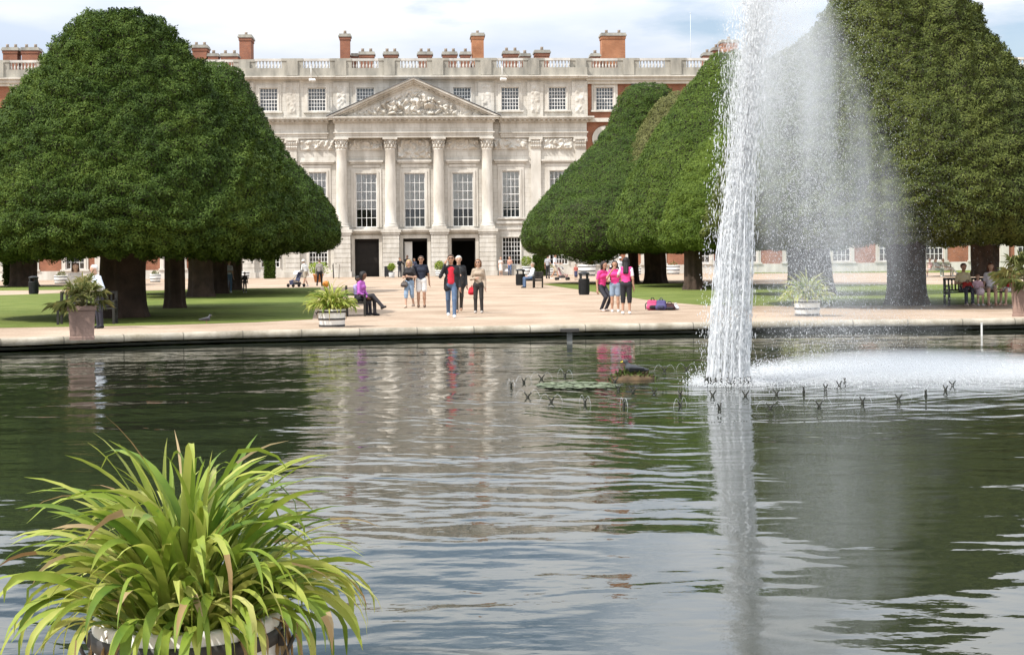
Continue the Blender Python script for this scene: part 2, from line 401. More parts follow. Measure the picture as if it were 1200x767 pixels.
def brick_mat(name, c1, c2, mortar, sc=1.0):
    m, t, b = new_mat(name); b.inputs['Roughness'].default_value = 0.9; b.inputs['Specular IOR Level'].default_value = 0.1
    tcn = t.nodes.new('ShaderNodeTexCoord'); sx = t.nodes.new('ShaderNodeSeparateXYZ'); cx = t.nodes.new('ShaderNodeCombineXYZ')
    t.links.new(tcn.outputs['Object'], sx.inputs[0])
    ad = t.nodes.new('ShaderNodeMath'); ad.operation = 'ADD'; t.links.new(sx.outputs[0], ad.inputs[0]); t.links.new(sx.outputs[1], ad.inputs[1])
    t.links.new(ad.outputs[0], cx.inputs[0]); t.links.new(sx.outputs[2], cx.inputs[1])
    br = t.nodes.new('ShaderNodeTexBrick'); t.links.new(cx.outputs[0], br.inputs[0])
    br.inputs['Scale'].default_value = sc; br.inputs['Brick Width'].default_value = 0.23; br.inputs['Row Height'].default_value = 0.075; br.inputs['Mortar Size'].default_value = 0.008
    br.inputs['Color1'].default_value = (*c1, 1); br.inputs['Color2'].default_value = (*c2, 1); br.inputs['Mortar'].default_value = (*mortar, 1)
    n = t.nodes.new('ShaderNodeTexNoise'); n.inputs['Scale'].default_value = 0.8; n.inputs['Detail'].default_value = 6; t.links.new(tcn.outputs['Object'], n.inputs[0])
    rp = t.nodes.new('ShaderNodeValToRGB'); t.links.new(n.outputs['Fac'], rp.inputs[0])
    rp.color_ramp.elements[0].position = 0.3; rp.color_ramp.elements[0].color = (0.72, 0.70, 0.70, 1); rp.color_ramp.elements[1].position = 0.7; rp.color_ramp.elements[1].color = (1.1, 1.1, 1.1, 1)
    mm = t.nodes.new('ShaderNodeMix'); mm.data_type = 'RGBA'; mm.blend_type = 'MULTIPLY'; mm.inputs[0].default_value = 1
    t.links.new(br.outputs[0], mm.inputs[6]); t.links.new(rp.outputs[0], mm.inputs[7]); t.links.new(mm.outputs[2], b.inputs['Base Color'])
    return m
STONE = stone_mat('portland_stone', (0.415, 0.385, 0.335), (0.63, 0.60, 0.545))
STONE_P = stone_mat('carved_stone', (0.43, 0.395, 0.34), (0.63, 0.595, 0.535), course=False)
STONE_G = stone_mat('weathered_stone', (0.21, 0.20, 0.175), (0.40, 0.375, 0.32), course=False)
BRICK = brick_mat('red_brick', (0.34, 0.115, 0.058), (0.255, 0.085, 0.045), (0.34, 0.27, 0.20))
BRICK_D = brick_mat('chimney_brick', (0.33, 0.115, 0.06), (0.24, 0.085, 0.05), (0.28, 0.22, 0.17))
BRICK_O = brick_mat('orange_chimney_brick', (0.43, 0.17, 0.08), (0.36, 0.135, 0.062), (0.42, 0.30, 0.2))
WHITE = M('white_paint', (0.72, 0.70, 0.66), 0.5, 0.06, 2.0)
BARS = M('window_bar_paint', (0.74, 0.73, 0.70), 0.5, 0.05, 2.0)
DARK = M('dark_interior', (0.018, 0.017, 0.016), 0.9, 0.3, 1.0)  # near-black colour stands in for the shade inside windows and doorways
BLIND = M('linen_blind', (0.62, 0.63, 0.62), 0.9, 0.08, 1.5)
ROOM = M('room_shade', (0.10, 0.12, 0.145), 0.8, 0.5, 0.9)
LEAD = M('roof_lead', (0.17, 0.175, 0.18), 0.7, 0.2, 1.0)
gl, t, b = new_mat('window_glass')
t.nodes.remove(b)
tr = t.nodes.new('ShaderNodeBsdfTransparent'); gs = t.nodes.new('ShaderNodeBsdfGlossy'); gs.inputs['Roughness'].default_value = 0.03
fr = t.nodes.new('ShaderNodeFresnel'); fr.inputs[0].default_value = 1.7
mxs = t.nodes.new('ShaderNodeMixShader'); t.links.new(fr.outputs[0], mxs.inputs[0]); t.links.new(tr.outputs[0], mxs.inputs[1]); t.links.new(gs.outputs[0], mxs.inputs[2])
t.links.new(mxs.outputs[0], t.nodes['Material Output'].inputs[0])
GLASS = gl

SP = 12.8; YAW = 0.059
O_ = G(487, 323.6)
P = thing('palace', 'long baroque palace of pale stone and red brick with pediment and columned centre', 'palace', O_, YAW)
PM = Matrix.Translation(O_) @ Matrix.Rotation(YAW, 4, 'Z'); PMI = PM.inverted()
def part(name, mb, mats, parent=P): return mb.build(name, mats, parent)
def wallholes(mb, x0, x1, z0, z1, y, holes, depth, mat=0):
    depth = .42
    xs = sorted({x0, x1, *[h[0] for h in holes], *[h[1] for h in holes]}); zs = sorted({z0, z1, *[h[2] for h in holes], *[h[3] for h in holes]})
    xs = [x for x in xs if x0 <= x <= x1]; zs = [z for z in zs if z0 <= z <= z1]
    for i in range(len(xs) - 1):
        for j in range(len(zs) - 1):
            cx, cz = (xs[i] + xs[i + 1]) / 2, (zs[j] + zs[j + 1]) / 2
            if any(h[0] < cx < h[1] and h[2] < cz < h[3] for h in holes): continue
            mb.add([(xs[i], y, zs[j]), (xs[i + 1], y, zs[j]), (xs[i + 1], y, zs[j + 1]), (xs[i], y, zs[j + 1])], [(0, 1, 2, 3)], mat)
    for a, b_, c, d in holes:
        mb.add([(a, y, c), (b_, y, c), (b_, y, d), (a, y, d), (a, y + depth, c), (b_, y + depth, c), (b_, y + depth, d), (a, y + depth, d)],
               [(0, 4, 5, 1), (1, 5, 6, 2), (2, 6, 7, 3), (3, 7, 4, 0)], mat)
def window(xc, w, z0, z1, y, nx, nz, blind=0.0, surround=0.28, name='window', sill=True, back=None, ear=True):
    # frame + moulded surround standing proud of the wall; glazing bars, pane, blind as sub-parts
    x0, x1 = xc - w / 2, xc + w / 2
    mb = MB()
    if surround:
        s = surround
        for k, (pr, ss) in enumerate(((0.07, s), (0.13, s * 0.45))):
            mb.box(x0 - ss, x0 - 0.002 * k, y - pr, y - 0.003, z0, z1)
            mb.box(x1 + 0.002 * k, x1 + ss, y - pr, y - 0.003, z0, z1)
            mb.box(x0 - ss, x1 + ss, y - pr, y - 0.003, z1 + 0.002, z1 + ss)
        if sill: mb.box(x0 - s - 0.1, x1 + s + 0.1, y - 0.22, y - 0.003, z0 - 0.16, z0 - 0.003)
    f = 0.07
    yy = y + 0.06
    mb.box(x0 + 0.003, x0 + f, yy, yy + 0.1, z0 + 0.003, z1 - 0.003, 1); mb.box(x1 - f, x1 - 0.003, yy, yy + 0.1, z0 + 0.003, z1 - 0.003, 1)
    mb.box(x0 + f + .002, x1 - f - .002, yy, yy + 0.1, z1 - f, z1 - 0.003, 1); mb.box(x0 + f + .002, x1 - f - .002, yy, yy + 0.1, z0 + 0.003, z0 + f, 1)
    o = part(name, mb, [STONE_P, BARS])
    mb = MB(); bw = 0.022
    for i in range(1, nx):
        x = x0 + f + (w - 2 * f) * i / nx; mb.box(x - bw, x + bw, yy + 0.02, yy + 0.06, z0 + f, z1 - f)
    for j in range(1, nz):
        z = z0 + f + (z1 - z0 - 2 * f) * j / nz; q = bw * (1.6 if j == nz // 2 else 1)
        mb.box(x0 + f, x1 - f, yy + 0.015, yy + 0.055, z - q, z + q)
    part('glazing_bars', mb, BARS, o)
    mb = MB(); mb.box(x0 + f, x1 - f, yy + 0.072, yy + 0.078, z0 + f, z1 - f); part('pane', mb, GLASS, o)
    if blind:
        mb = MB(); mb.box(x0 + 0.02, x1 - 0.02, yy + 0.12, yy + 0.13, z1 - (z1 - z0) * blind, z1 - 0.01); part('blind', mb, BLIND, o)
    mb = MB(); mb.box(x0 - .05, x1 + .05, y + 0.42, y + 0.46, z0 - .05, z1 + .05); part('shade_panel', mb, back or ROOM, o)  # dark panel behind the glass, coloured as the shade of a room
    return o

# --- stone centre, local x -15.75..15.75
BAYS = [-13.15, -8.8, -4.4, 0, 4.4, 8.8, 13.15]
holes = []
for x in BAYS:
    c = abs(x) < 5
    w = 1.9 if c else 1.6
    holes.append((x - w / 2, x + w / 2, 4.5 if c else 5.3, 9.4 if c else 9.55))
    if c: holes.append((x - 1.1, x + 1.1, 0, 3.45))
    else: holes.append((x - 0.85, x + 0.85, 0.95, 3.5))
    if x != 0: holes.append((x - 0.82, x + 0.82, 15.1, 17.2))
wall = MB(); wallholes(wall, -15.75, 15.75, 0, 18.1, 0, holes, 0.6)
for s in (-1, 1): wall.box(s * 15.75 - 0.01, s * 15.75 + 0.01, 0.003, 1.0, 0, 18.1)
part('wall', wall, STONE)
for x in BAYS:
    c = abs(x) < 5
    if c:
        window(x, 1.9, 4.5, 9.4, 0, 4, 6, blind=0.66, surround=0.42, name='tall_window', sill=False, back=DARK if x else ROOM)
    else:
        window(x, 1.6, 5.3, 9.55, 0, 4, 6, blind=0.55 if x < 0 else 0.78, surround=0.38, name='tall_window')
        window(x, 1.7, 0.95, 3.5, 0, 6, 6, surround=0.12, name='ground_floor_window', sill=False, back=DARK)
    if x != 0: window(x, 1.64, 15.1, 17.2, 0, 6, 6, surround=0.3, name='attic_window', back=ROOM)
# lintel cornices over the big windows
mb = MB()
for x in BAYS:
    mb.box(x - 1.55, x + 1.55, -0.30, -0.003, 10.42, 10.60); mb.box(x - 1.45, x + 1.45, -0.18, -0.003, 10.27, 10.417)
    mb.box(x - 1.25, x + 1.25, -0.07, -0.003, 9.95, 10.2)
part('window_cornice', mb, STONE_P)
# string course, balcony ledge
mb = MB()
mb.box(-7.4, 7.4, -0.55, -0.003, 4.16, 4.30); mb.box(-7.3, 7.3, -0.40, -0.003, 4.0, 4.157)
for s in (-1, 1):
    a, b_ = sorted((s * 7.42, s * 15.7)); mb.box(a, b_, -0.16, -0.003, 4.72, 4.95); mb.box(a, b_, -0.10, -0.003, 4.16, 4.34)
    mb.box(a, b_, -0.12, -0.003, 0.0, 0.55)
part('string_course', mb, STONE_P)
# doors
for x in (-4.4, 0, 4.4):
    mb = MB()
    mb.box(x - 1.4, x - 1.102, -0.10, -0.003, 0, 3.45); mb.box(x + 1.102, x + 1.4, -0.10, -0.003, 0, 3.45); mb.box(x - 1.4, x + 1.4, -0.10, -0.003, 3.453, 3.75)
    d = part('doorway', mb, STONE_P)
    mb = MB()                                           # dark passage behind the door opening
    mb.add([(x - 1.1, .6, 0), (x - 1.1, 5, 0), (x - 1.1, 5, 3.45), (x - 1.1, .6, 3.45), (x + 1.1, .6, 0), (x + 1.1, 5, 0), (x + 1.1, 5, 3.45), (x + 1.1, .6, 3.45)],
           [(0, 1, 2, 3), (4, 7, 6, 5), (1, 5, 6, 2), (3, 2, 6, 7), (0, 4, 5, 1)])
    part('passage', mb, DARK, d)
    mb = MB(); mb.box(x - 1.1, x + 1.1, .42, .5, 3.2, 3.447); mb.box(x - 1.098, x - 1.0, .42, .5, 0, 3.197); mb.box(x + 1.0, x + 1.098, .42, .5, 0, 3.197)
    part('door_frame', mb, M('dark_oak', (0.014, 0.011, 0.009), 0.7, 0.2, 3), d)
    if x == 0:
        mb = MB(); mb.box(-0.98, -0.28, 0.55, 0.62, 0.02, 3.15); mb.box(-0.9, -0.36, 0.52, 0.548, 0.2, 1.3); mb.box(-0.9, -0.36, 0.52, 0.548, 1.5, 2.9)
        part('door', mb, WHITE, d)
    if x == -4.4:
        mb = MB(); mb.box(-5.4, -3.4, 0.55, 0.62, 0.02, 3.15)
        for k in range(2):
            for z in (0.2, 1.15, 2.2): mb.box(-5.3 + k * 1.0, -4.5 + k * 1.0, 0.52, 0.548, z, z + 0.8)
        part('door', mb, M('dark_oak', (0.035, 0.026, 0.02), 0.6, 0.2, 3), d)
# piers with sunk courses, columns, pilasters
def pier(x, w, y0):
    mb = MB(); z = 0.0
    mb.box(x - w / 2 - 0.1, x + w / 2 + 0.1, y0 - 0.1, -0.003, 0, 0.5)
    z = 0.503
    while z < 3.75:
        h_ = min(0.42, 3.8 - z)
        mb.box(x - w / 2, x + w / 2, y0, -0.003, z, z + h_ - 0.04); mb.box(x - w / 2 + 0.035, x + w / 2 - 0.035, y0 + 0.035, -0.004, z + h_ - 0.04, z + h_); z += h_
    mb.box(x - w / 2 - 0.08, x + w / 2 + 0.08, y0 - 0.08, -0.003, 3.803, 4.0); mb.box(x - w / 2 - 0.16, x + w / 2 + 0.16, y0 - 0.16, -0.003, 4.003, 4.3)
    return part('pier', mb, STONE)
def acanthus(mb, x, y, z, r, n=10):
    for row, (zz, rr_) in enumerate(((0.12, 1.05), (0.42, 1.12))):
        for k in range(n):
            a = 2 * math.pi * (k + row * 0.5) / n
            px, py = x + math.cos(a) * r * rr_, y + math.sin(a) * r * rr_
            mb.tube([(x + math.cos(a) * r, y + math.sin(a) * r, z + zz - .1), (px, py, z + zz + 0.1), (x + math.cos(a) * r * (rr_ + .22), y + math.sin(a) * r * (rr_ + .22), z + zz + 0.22)], [0.09, 0.10, 0.05], 5)
    for k in range(4):
        a = math.pi / 4 + k * math.pi / 2
        mb.obox((x + math.cos(a) * r * 1.35, y + math.sin(a) * r * 1.35, z + 0.80), (0.2, 0.2, 0.18), a)
for x in (-6.6, -2.19, 2.19, 6.6):
    pier(x, 1.5, -1.15)
    yc = -0.62
    mb = MB(); mb.box(x - 0.66, x + 0.66, yc - 0.66, yc + 0.6, 4.303, 4.5)
    mb.lathe([(0.64, 4.5), (0.66, 4.58), (0.62, 4.66), (0.55, 4.70), (0.58, 4.78), (0.55, 4.86), (0.505, 4.9), (0.505, 6.5), (0.50, 8), (0.47, 10), (0.43, 11.45), (0.47, 11.5), (0.47, 11.56), (0.43, 11.6)], 28, (x, yc, 0), cap=False)
    c = part('column', mb, STONE_P)
    mb = MB(); mb.lathe([(0.43, 11.6), (0.42, 11.9), (0.46, 12.2), (0.60, 12.42)], 16, (x, yc, 0)); acanthus(mb, x, yc, 11.6, 0.43)
    mb.box(x - 0.66, x + 0.66, yc - 0.66, yc + 0.6, 12.423, 12.58)
    part('capital', mb, STONE_P, c)
for x in (-11.1, 11.1, -15.2, 15.2):
    pier(x, 1.3, -0.35)
    mb = MB(); mb.box(x - 0.55, x + 0.55, -0.30, -0.003, 4.303, 4.85); mb.box(x - 0.45, x + 0.45, -0.22, -0.003, 4.853, 11.55)
    c = part('pilaster', mb, STONE_P)
    mb = MB(); mb.box(x - 0.47, x + 0.47, -0.26, -0.004, 11.553, 12.4)
    for k in range(5):
        for zz in (11.75, 12.1): mb.obox((x - .42 + k * .21, -0.30, zz), (0.15, 0.14, 0.22), 0, 0, 0.5)
    for s in (-1, 1): mb.obox((x + s * .5, -.3, 12.3), (.22, .22, .2), 0.7)
    mb.box(x - 0.62, x + 0.62, -0.42, -0.003, 12.403, 12.58)
    part('capital', mb, STONE_P, c)
# frieze of carved reliefs between the capitals
def relief(x0, x1, z0, z1, y, amp, cell, seed, mask=None, step=0.07):
    nx, nz = max(4, int((x1 - x0) / step)), max(4, int((z1 - z0) / step))
    X, Z = np.meshgrid(np.linspace(x0, x1, nx), np.linspace(z0, z1, nz))
    p = np.stack([X.ravel(), np.full(X.size, seed * 3.1), Z.ravel()], 1)
    w_ = p / cell * .9; p = p + cell * 1.1 * np.stack([vnoise(w_, seed + 60) - .5, 0 * X.ravel(), 0.8 * (vnoise(w_, seed + 61) - .5)], 1); p[:, 2] *= .72
    d = np.clip(0.62 - worley(p / cell, seed), 0, 1) * 1.5 + np.clip(0.5 - worley(p / cell * 2.1, seed + 9), 0, 1) * 0.8
    e = np.minimum.reduce([X - x0, x1 - X, Z - z0, z1 - Z]).ravel(); d *= np.clip(e / 0.12, 0, 1)
    if mask is not None: d *= mask(X.ravel(), Z.ravel())
    V = np.stack([X.ravel(), y - amp * d, Z.ravel()], 1)
    i, j = np.meshgrid(np.arange(nx - 1), np.arange(nz - 1)); a = (j * nx + i).ravel()
    return V, np.stack([a, a + 1, a + nx + 1, a + nx], 1)
for k, x in enumerate(BAYS):
    c = x == 0
    hw = 1.55 if abs(x) < 11 else 1.35
    V, Fc = relief(x - hw, x + hw, 10.75 if c else 11.5, 12.5, -0.05, 0.42, 0.42, 20 + k, step=.05)
    fast('carved_panel', V, Fc, STONE_P, P, None, True)
# entablature
mb = MB()
def entab(x0, x1, pr):
    for z0, z1, q in ((12.583, 12.78, 0.0), (12.783, 12.98, 0.04), (12.983, 13.10, 0.14), (13.103, 13.95, 0.02), (13.953, 14.08, 0.16), (14.20, 14.33, 0.52), (14.333, 14.47, 0.66)):
        mb.box(x0 - q, x1 + q, -pr - q, -0.003, z0, z1)
    mb.box(x0 - .18, x1 + .18, -pr - .18, -0.003, 14.083, 14.197)
    n = int((x1 - x0) / 0.42)
    for i in range(n + 1):
        x = x0 + (x1 - x0) * i / n; mb.box(x - 0.1, x + 0.1, -pr - 0.45, -pr - 0.183, 14.085, 14.195)
entab(-7.15, 7.15, 1.02)
entab(-15.78, -7.2 - .7, 0.22); entab(7.2 + .7, 15.78, 0.22)
part('entablature', mb, STONE)
# pediment
mb = MB()
ap = 17.95; hw = 7.75
mb.prism([(-hw + .6, 14.473), (hw - .6, 14.473), (0, ap - 0.5)], -1.0, -0.003, 0)
sl = math.atan2(ap - 14.47, hw); L = math.hypot(ap - 14.47, hw)
for s in (-1, 1):
    for off, th, pr in ((0.0, 0.17, 1.72), (-0.175, 0.16, 1.5), (-0.34, 0.15, 1.25)):
        a0 = (s * hw, 14.473 + off * 0 + 0.0); 
        x0, z0, x1, z1 = s * (hw + .05), 14.40, 0, ap
        dz_ = off / math.cos(sl)
        zz = max(14.473, 0)
        poly = [(x1, z1 + dz_), (x1, z1 + dz_ - th / math.cos(sl)), None, None]
        def xat(z, dd): return s * hw * (1 - (z - 14.47 - dd) / (ap - 14.47))
        za = 14.476
        poly = [(0, ap + dz_), (xat(za, dz_), za), (xat(za, dz_ - th / math.cos(sl)), za), (0, ap + dz_ - th / math.cos(sl))]
        if s < 0: poly = poly[::-1]
        mb.prism(poly, -pr, -0.004)
    n = 17
    for i in range(1, n):
        t_ = i / n; x = s * hw * (1 - t_); z = 14.47 + (ap - 14.47) * t_ - 0.44 / math.cos(sl)
        if z > 14.75: mb.obox((x, -1.14, z), (0.2, 0.22, 0.12), 0, 0, 0, s * sl)
pd = part('pediment', mb, [STONE, STONE_G])
V, Fc = relief(-5.6, 5.6, 14.62, 17.2, -1.0, 0.80, 0.40, 77,
    lambda X, Z: np.clip((17.05 - 14.62) * (1 - np.abs(X) / 5.9) - (Z - 14.62), 0, 0.35) / 0.35 * (0.45 + 0.55 * np.clip(1.3 - np.abs(X) / 5, 0, 1)), 0.045)
cV = V[Fc].mean(1); Fc = Fc[cV[:, 2] < 14.62 + 2.43 * (1 - np.abs(cV[:, 0]) / 5.9) + .05]
fast('carved_figures', V, Fc, STONE_P, pd, None, True)
mb = MB()
for s in (-1, 1):
    a = -hw - .05 if s < 0 else 0
    poly = [(0, ap + .06), (s * (hw + .12), 14.53), (s * (hw + .12), 14.48), (0, ap + .005)]
    mb.prism(poly if s > 0 else poly[::-1], -1.8, -0.004)
part('pediment_roof', mb, LEAD, pd)
# attic pilasters with carved strips
for x in (-15.2, -11.1, -6.6, 6.6, 11.1, 15.2):
    mb = MB(); mb.box(x - 0.72, x + 0.72, -0.12, -0.003, 14.5, 17.7); part('attic_pilaster', mb, STONE)
    V, Fc = relief(x - 0.42, x + 0.42, 14.8, 17.4, -0.122, 0.16, 0.34, int(40 + x)); fast('carved_panel', V, Fc, STONE_P, P, None, True)

# --- brick wings
WING = [15.78, 66.0]
for s in (-1, 1):
    y0 = 0.35 if s > 0 else 0.6
    xs = [s * (17.55 + 4.4 * k) for k in range(11)]
    hol = []
    for x in xs:
        hol += [(x - .82, x + .82, 15.1, 17.2), (x - .8, x + .8, 5.3, 9.55), (x - .85, x + .85, 0.95, 3.3)]
    a, b_ = sorted((s * WING[0], s * WING[1]))
    mb = MB(); wallholes(mb, a, b_, 0.0, 18.1, y0, hol, 0.6); part('brick_wall', mb, BRICK)
    mb = MB()
    mb.box(a, b_, y0 - 0.5, y0 - .003, 17.78, 17.95); mb.box(a, b_, y0 - .3, y0 - .003, 17.5, 17.777)
    mb.box(a, b_, y0 - 0.35, y0 - .003, 14.0, 14.35); mb.box(a, b_, y0 - .18, y0 - .003, 4.1, 4.5)
    mb.box(a, b_, y0 - .1, y0 - .003, 0.0, 0.8)
    part('stone_band', mb, STONE_P)
    for k, x in enumerate(xs):
        window(x, 1.64, 15.1, 17.2, y0, 6, 6, surround=0.38, name='attic_window')
        window(x, 1.6, 5.3, 9.55, y0, 4, 6, blind=0.6, surround=0.4, name='tall_window')
        window(x, 1.7, 0.95, 3.3, y0, 4, 4, surround=0.34, name='ground_floor_window', back=DARK)
        mb = MB()
        n = 24; vs = []; fs = []
        for i in range(n):
            q = 2 * math.pi * i / n
            for r_, yy in ((0.72, y0 - .02), (0.72, y0 - .14), (1.2, y0 - .14), (1.2, y0 - .02)): vs.append((x + r_ * math.cos(q), yy, 12.45 + r_ * math.sin(q)))
        for i in range(n):
            j = (i + 1) % n
            for e in range(3): fs.append((i * 4 + e, i * 4 + e + 1, j * 4 + e + 1, j * 4 + e))
        mb.add(vs, fs); o = part('round_window', mb, STONE_P)
        mb = MB(); mb.add([(x + .72 * math.cos(2 * math.pi * i / n), y0 - .03, 12.45 + .72 * math.sin(2 * math.pi * i / n)) for i in range(n)], [tuple(range(n))]); part('pane', mb, ROOM, o)
    if s > 0:
        mb = MB(); mb.box(20.0, 20.5, y0 - .35, y0 - .003, 16.75, 17.45, 0); mb.box(20.2, 20.3, y0 - .15, y0 - .003, 5, 16.75, 0); part('rainwater_pipe', mb, M('lead_pipe', (0.05, 0.05, 0.055), .6))
    for k in range(0, 11, 2):
        x = s * (17.55 + 4.4 * k + 2.2)
        mb = MB(); mb.box(x - .42, x + .42, y0 - .16, y0 - .004, 0.8, 4.1); part('stone_strip', mb, STONE_P)

# --- cornice, parapet and balustrade along the whole front
mb = MB(); plinth = MB(); BALS = stone_mat('baluster_stone', (0.40, 0.385, 0.36), (0.60, 0.575, 0.53), False)
def run(x0, x1, y):
    mb.box(x0, x1, y - 0.75, y + .4, 18.103, 18.22); mb.box(x0, x1, y - 0.55, y + .4, 17.96, 18.10)
    plinth.box(x0, x1, y - 0.30, y + .4, 18.223, 18.98)
run(-15.9, 15.9, 0.0)
for s in (-1, 1): a, b_ = sorted((s * 15.903, s * 66)); run(a, b_, 0.35 if s > 0 else .6)
def balusters(xc, hw_, y):
    n = int(hw_ * 2 / 0.30)
    for i in range(n):
        x = xc - hw_ + (i + .5) * 2 * hw_ / n
        bal.lathe([(0.055, 19.0), (0.10, 19.12), (0.085, 19.25), (0.05, 19.42), (0.07, 19.55)], 6, (x, y - .1, 0), cap=False)
        bal.box(x - .08, x + .08, y - .18, y - .02, 19.552, 19.62)
    bal.box(xc - hw_ - .0, xc + hw_, y - .26, y + .06, 19.623, 19.84)
allb = [(x, 0.0) for x in BAYS] + [(s * (17.55 + 4.4 * k), .35 if s > 0 else .6) for s in (-1, 1) for k in range(11)]
for x, y in allb:
    bal = MB(); balusters(x, 1.2, y); part('balustrade', bal, BALS)
edges = sorted(allb)
for (xa, ya), (xb, yb) in zip(edges[:-1], edges[1:]):
    y = max(ya, yb); plinth.box(xa + 1.203, xb - 1.203, y - 0.26, y + .1, 18.983, 19.62); plinth.box(xa + 1.203, xb - 1.203, y - 0.32, y + .12, 19.623, 19.85)
    plinth.box((xa + xb) / 2 - .5, (xa + xb) / 2 + .5, y - 0.42, y - .303, 18.3, 19.62)
part('cornice', mb, STONE_P); part('parapet', plinth, STONE_G);
mb = MB()
mb.add([(-66, .45, 18.5), (66, .45, 18.5), (66, 7, 19.3), (-66, 7, 19.3), (66, 15, 18.5), (-66, 15, 18.5), (66, 15, 0), (-66, 15, 0)], [(0, 1, 2, 3), (3, 2, 4, 5), (5, 4, 6, 7)])
roof = part('roof', mb, LEAD)
# chimneys
def chim(x0, x1, yt, depth, back, mat, pots=2, tall=False):
    Y = O_.y + back
    p0, p1 = PMI @ A(x0, yt, Y), PMI @ A(x1, yt, Y); zt = p0.z; y = p0.y
    xa, xb = p0.x, p1.x
    m_ = MB(); m_.box(xa + .1, xb - .1, y, y + depth, 18.0, zt - 0.62)
    m_.box(xa + .04, xb - .04, y - .06, y + depth + .06, zt - .618, zt - .35); m_.box(xa - .05, xb + .05, y - .14, y + depth + .14, zt - .347, zt - .2, 1); m_.box(xa + .02, xb - .02, y - .08, y + depth + .08, zt - .197, zt - .05, 1)
    if tall: m_.box(xa + .03, xb - .03, y - .07, y + depth + .07, 19.9, 20.3)
    o = m_.build('chimney', [mat, STONE_G], roof)
    pt = MB()
    for k in range(pots):
        x = xa + (xb - xa) * (k + .5) / pots
        pt.lathe([(0.17, zt - .05), (0.13, zt + .22), (.16, zt + .3), (0.1, zt + .3)], 8, (x, y + depth * .4, 0))
    if pots: pt.build('chimney_pot', M('clay_pot', (0.30, 0.24, 0.19), .8), o)
for q in ((279, 295, 40, 2.6, 7, BRICK_D, 1, True), (397, 411, 39, 1.3, 7, BRICK_D, 1, True), (552, 568, 38, 2.6, 6, BRICK_O, 1, True), (704, 734, 38, 1.6, 7, BRICK_O, 2, True),
          (2, 21, 55, 1.5, 5, BRICK_D, 2), (24, 45, 55, 1.5, 5, BRICK_D, 2), (59, 77, 53, 1.5, 6, BRICK_D, 2), (224, 243, 52, 2, 6, BRICK_D, 2), (243, 256, 62, 1.4, 6, BRICK_D, 1), (258, 279, 62, 1.5, 5, BRICK_D, 2),
          (411, 420, 62, 1.2, 8, BRICK_D, 0), (420, 439, 60, 1.4, 6, BRICK_D, 2), (449, 467, 60, 1.4, 6, BRICK_D, 2), (489, 507, 60, 1.4, 6, BRICK_D, 2), (518, 536, 60, 1.4, 6, BRICK_D, 2), (539, 552, 60, 1.4, 6, BRICK_D, 1),
          (589, 609, 59, 1.4, 6, BRICK_D, 2), (609, 622, 62, 1.4, 4, BRICK_D, 1), (626, 645, 58, 1.4, 6, BRICK_D, 1), (692, 704, 62, 1.4, 6, BRICK_D, 1),
          (824, 836, 61, 1.4, 7, BRICK_D, 1), (835, 846, 55, 1.4, 9, BRICK_D, 1), (845, 866, 46, 1.6, 8, BRICK_O, 1)):
    chim(*q)
# second courses of the sloping stack behind the big orange chimney
pt = PMI @ A(809, 16, O_.y + 12); mb = MB(); mb.tube([(pt.x, pt.y, 18.5), (pt.x, pt.y, pt.z)], [0.035, 0.02], 8); mb.lathe([(0.02, 0), (.06, .06), (.02, .12)], 8, (pt.x, pt.y, pt.z))
mb.build('flagpole', M('pale_pole', (.55, .57, .60), .5), roof)
for px in (366, 588):
    q = PMI @ A(px, 90, O_.y)
    mb = MB(); mb.tube([(q.x, -.35, 19.0), (q.x, -1.1, 19.0), (q.x, -1.15, 17.95)], .035, 6); mb.obox((q.x + .1, -1.2, 17.8), (.55, .3, .16), .3, 0, .5); mb.build('flood_light', WHITE, P)
# ================================================================== clipped yews
def leaf_mat(name, dark, mid, light, trans=0.25, spec=0.12, nscale=0.8):
    m, t, b = new_mat(name)
    b.inputs['Roughness'].default_value = 0.55; b.inputs['Specular IOR Level'].default_value = spec
    gi = t.nodes.new('ShaderNodeNewGeometry')
    tcn = t.nodes.new('ShaderNodeTexCoord'); n = t.nodes.new('ShaderNodeTexNoise'); n.inputs['Scale'].default_value = nscale; n.inputs['Detail'].default_value = 4
    t.links.new(tcn.outputs['Object'], n.inputs[0])
    mxn = t.nodes.new('ShaderNodeMath'); mxn.operation = 'MULTIPLY_ADD'; t.links.new(gi.outputs['Random Per Island'], mxn.inputs[0]); mxn.inputs[1].default_value = 0.55
    sb = t.nodes.new('ShaderNodeMath'); sb.operation = 'MULTIPLY_ADD'; t.links.new(n.outputs['Fac'], sb.inputs[0]); sb.inputs[1].default_value = 1.3; sb.inputs[2].default_value = -0.42
    t.links.new(sb.outputs[0], mxn.inputs[2])
    rp = t.nodes.new('ShaderNodeValToRGB'); t.links.new(mxn.outputs[0], rp.inputs[0])
    rp.color_ramp.elements[0].position = 0.1; rp.color_ramp.elements[0].color = (*dark, 1)
    rp.color_ramp.elements[1].position = 0.95; rp.color_ramp.elements[1].color = (*light, 1)
    e = rp.color_ramp.elements.new(0.5); e.color = (*mid, 1)
    t.links.new(rp.outputs[0], b.inputs['Base Color'])
    tl = t.nodes.new('ShaderNodeBsdfTranslucent'); t.links.new(rp.outputs[0], tl.inputs[0])
    ms = t.nodes.new('ShaderNodeMixShader'); ms.inputs[0].default_value = trans
    t.links.new(b.outputs[0], ms.inputs[1]); t.links.new(tl.outputs[0], ms.inputs[2]); t.links.new(ms.outputs[0], t.nodes['Material Output'].inputs[0])
    return m
YEW = leaf_mat('yew_foliage', (0.024, 0.046, 0.008), (0.050, 0.086, 0.012), (0.105, 0.150, 0.024), .12)
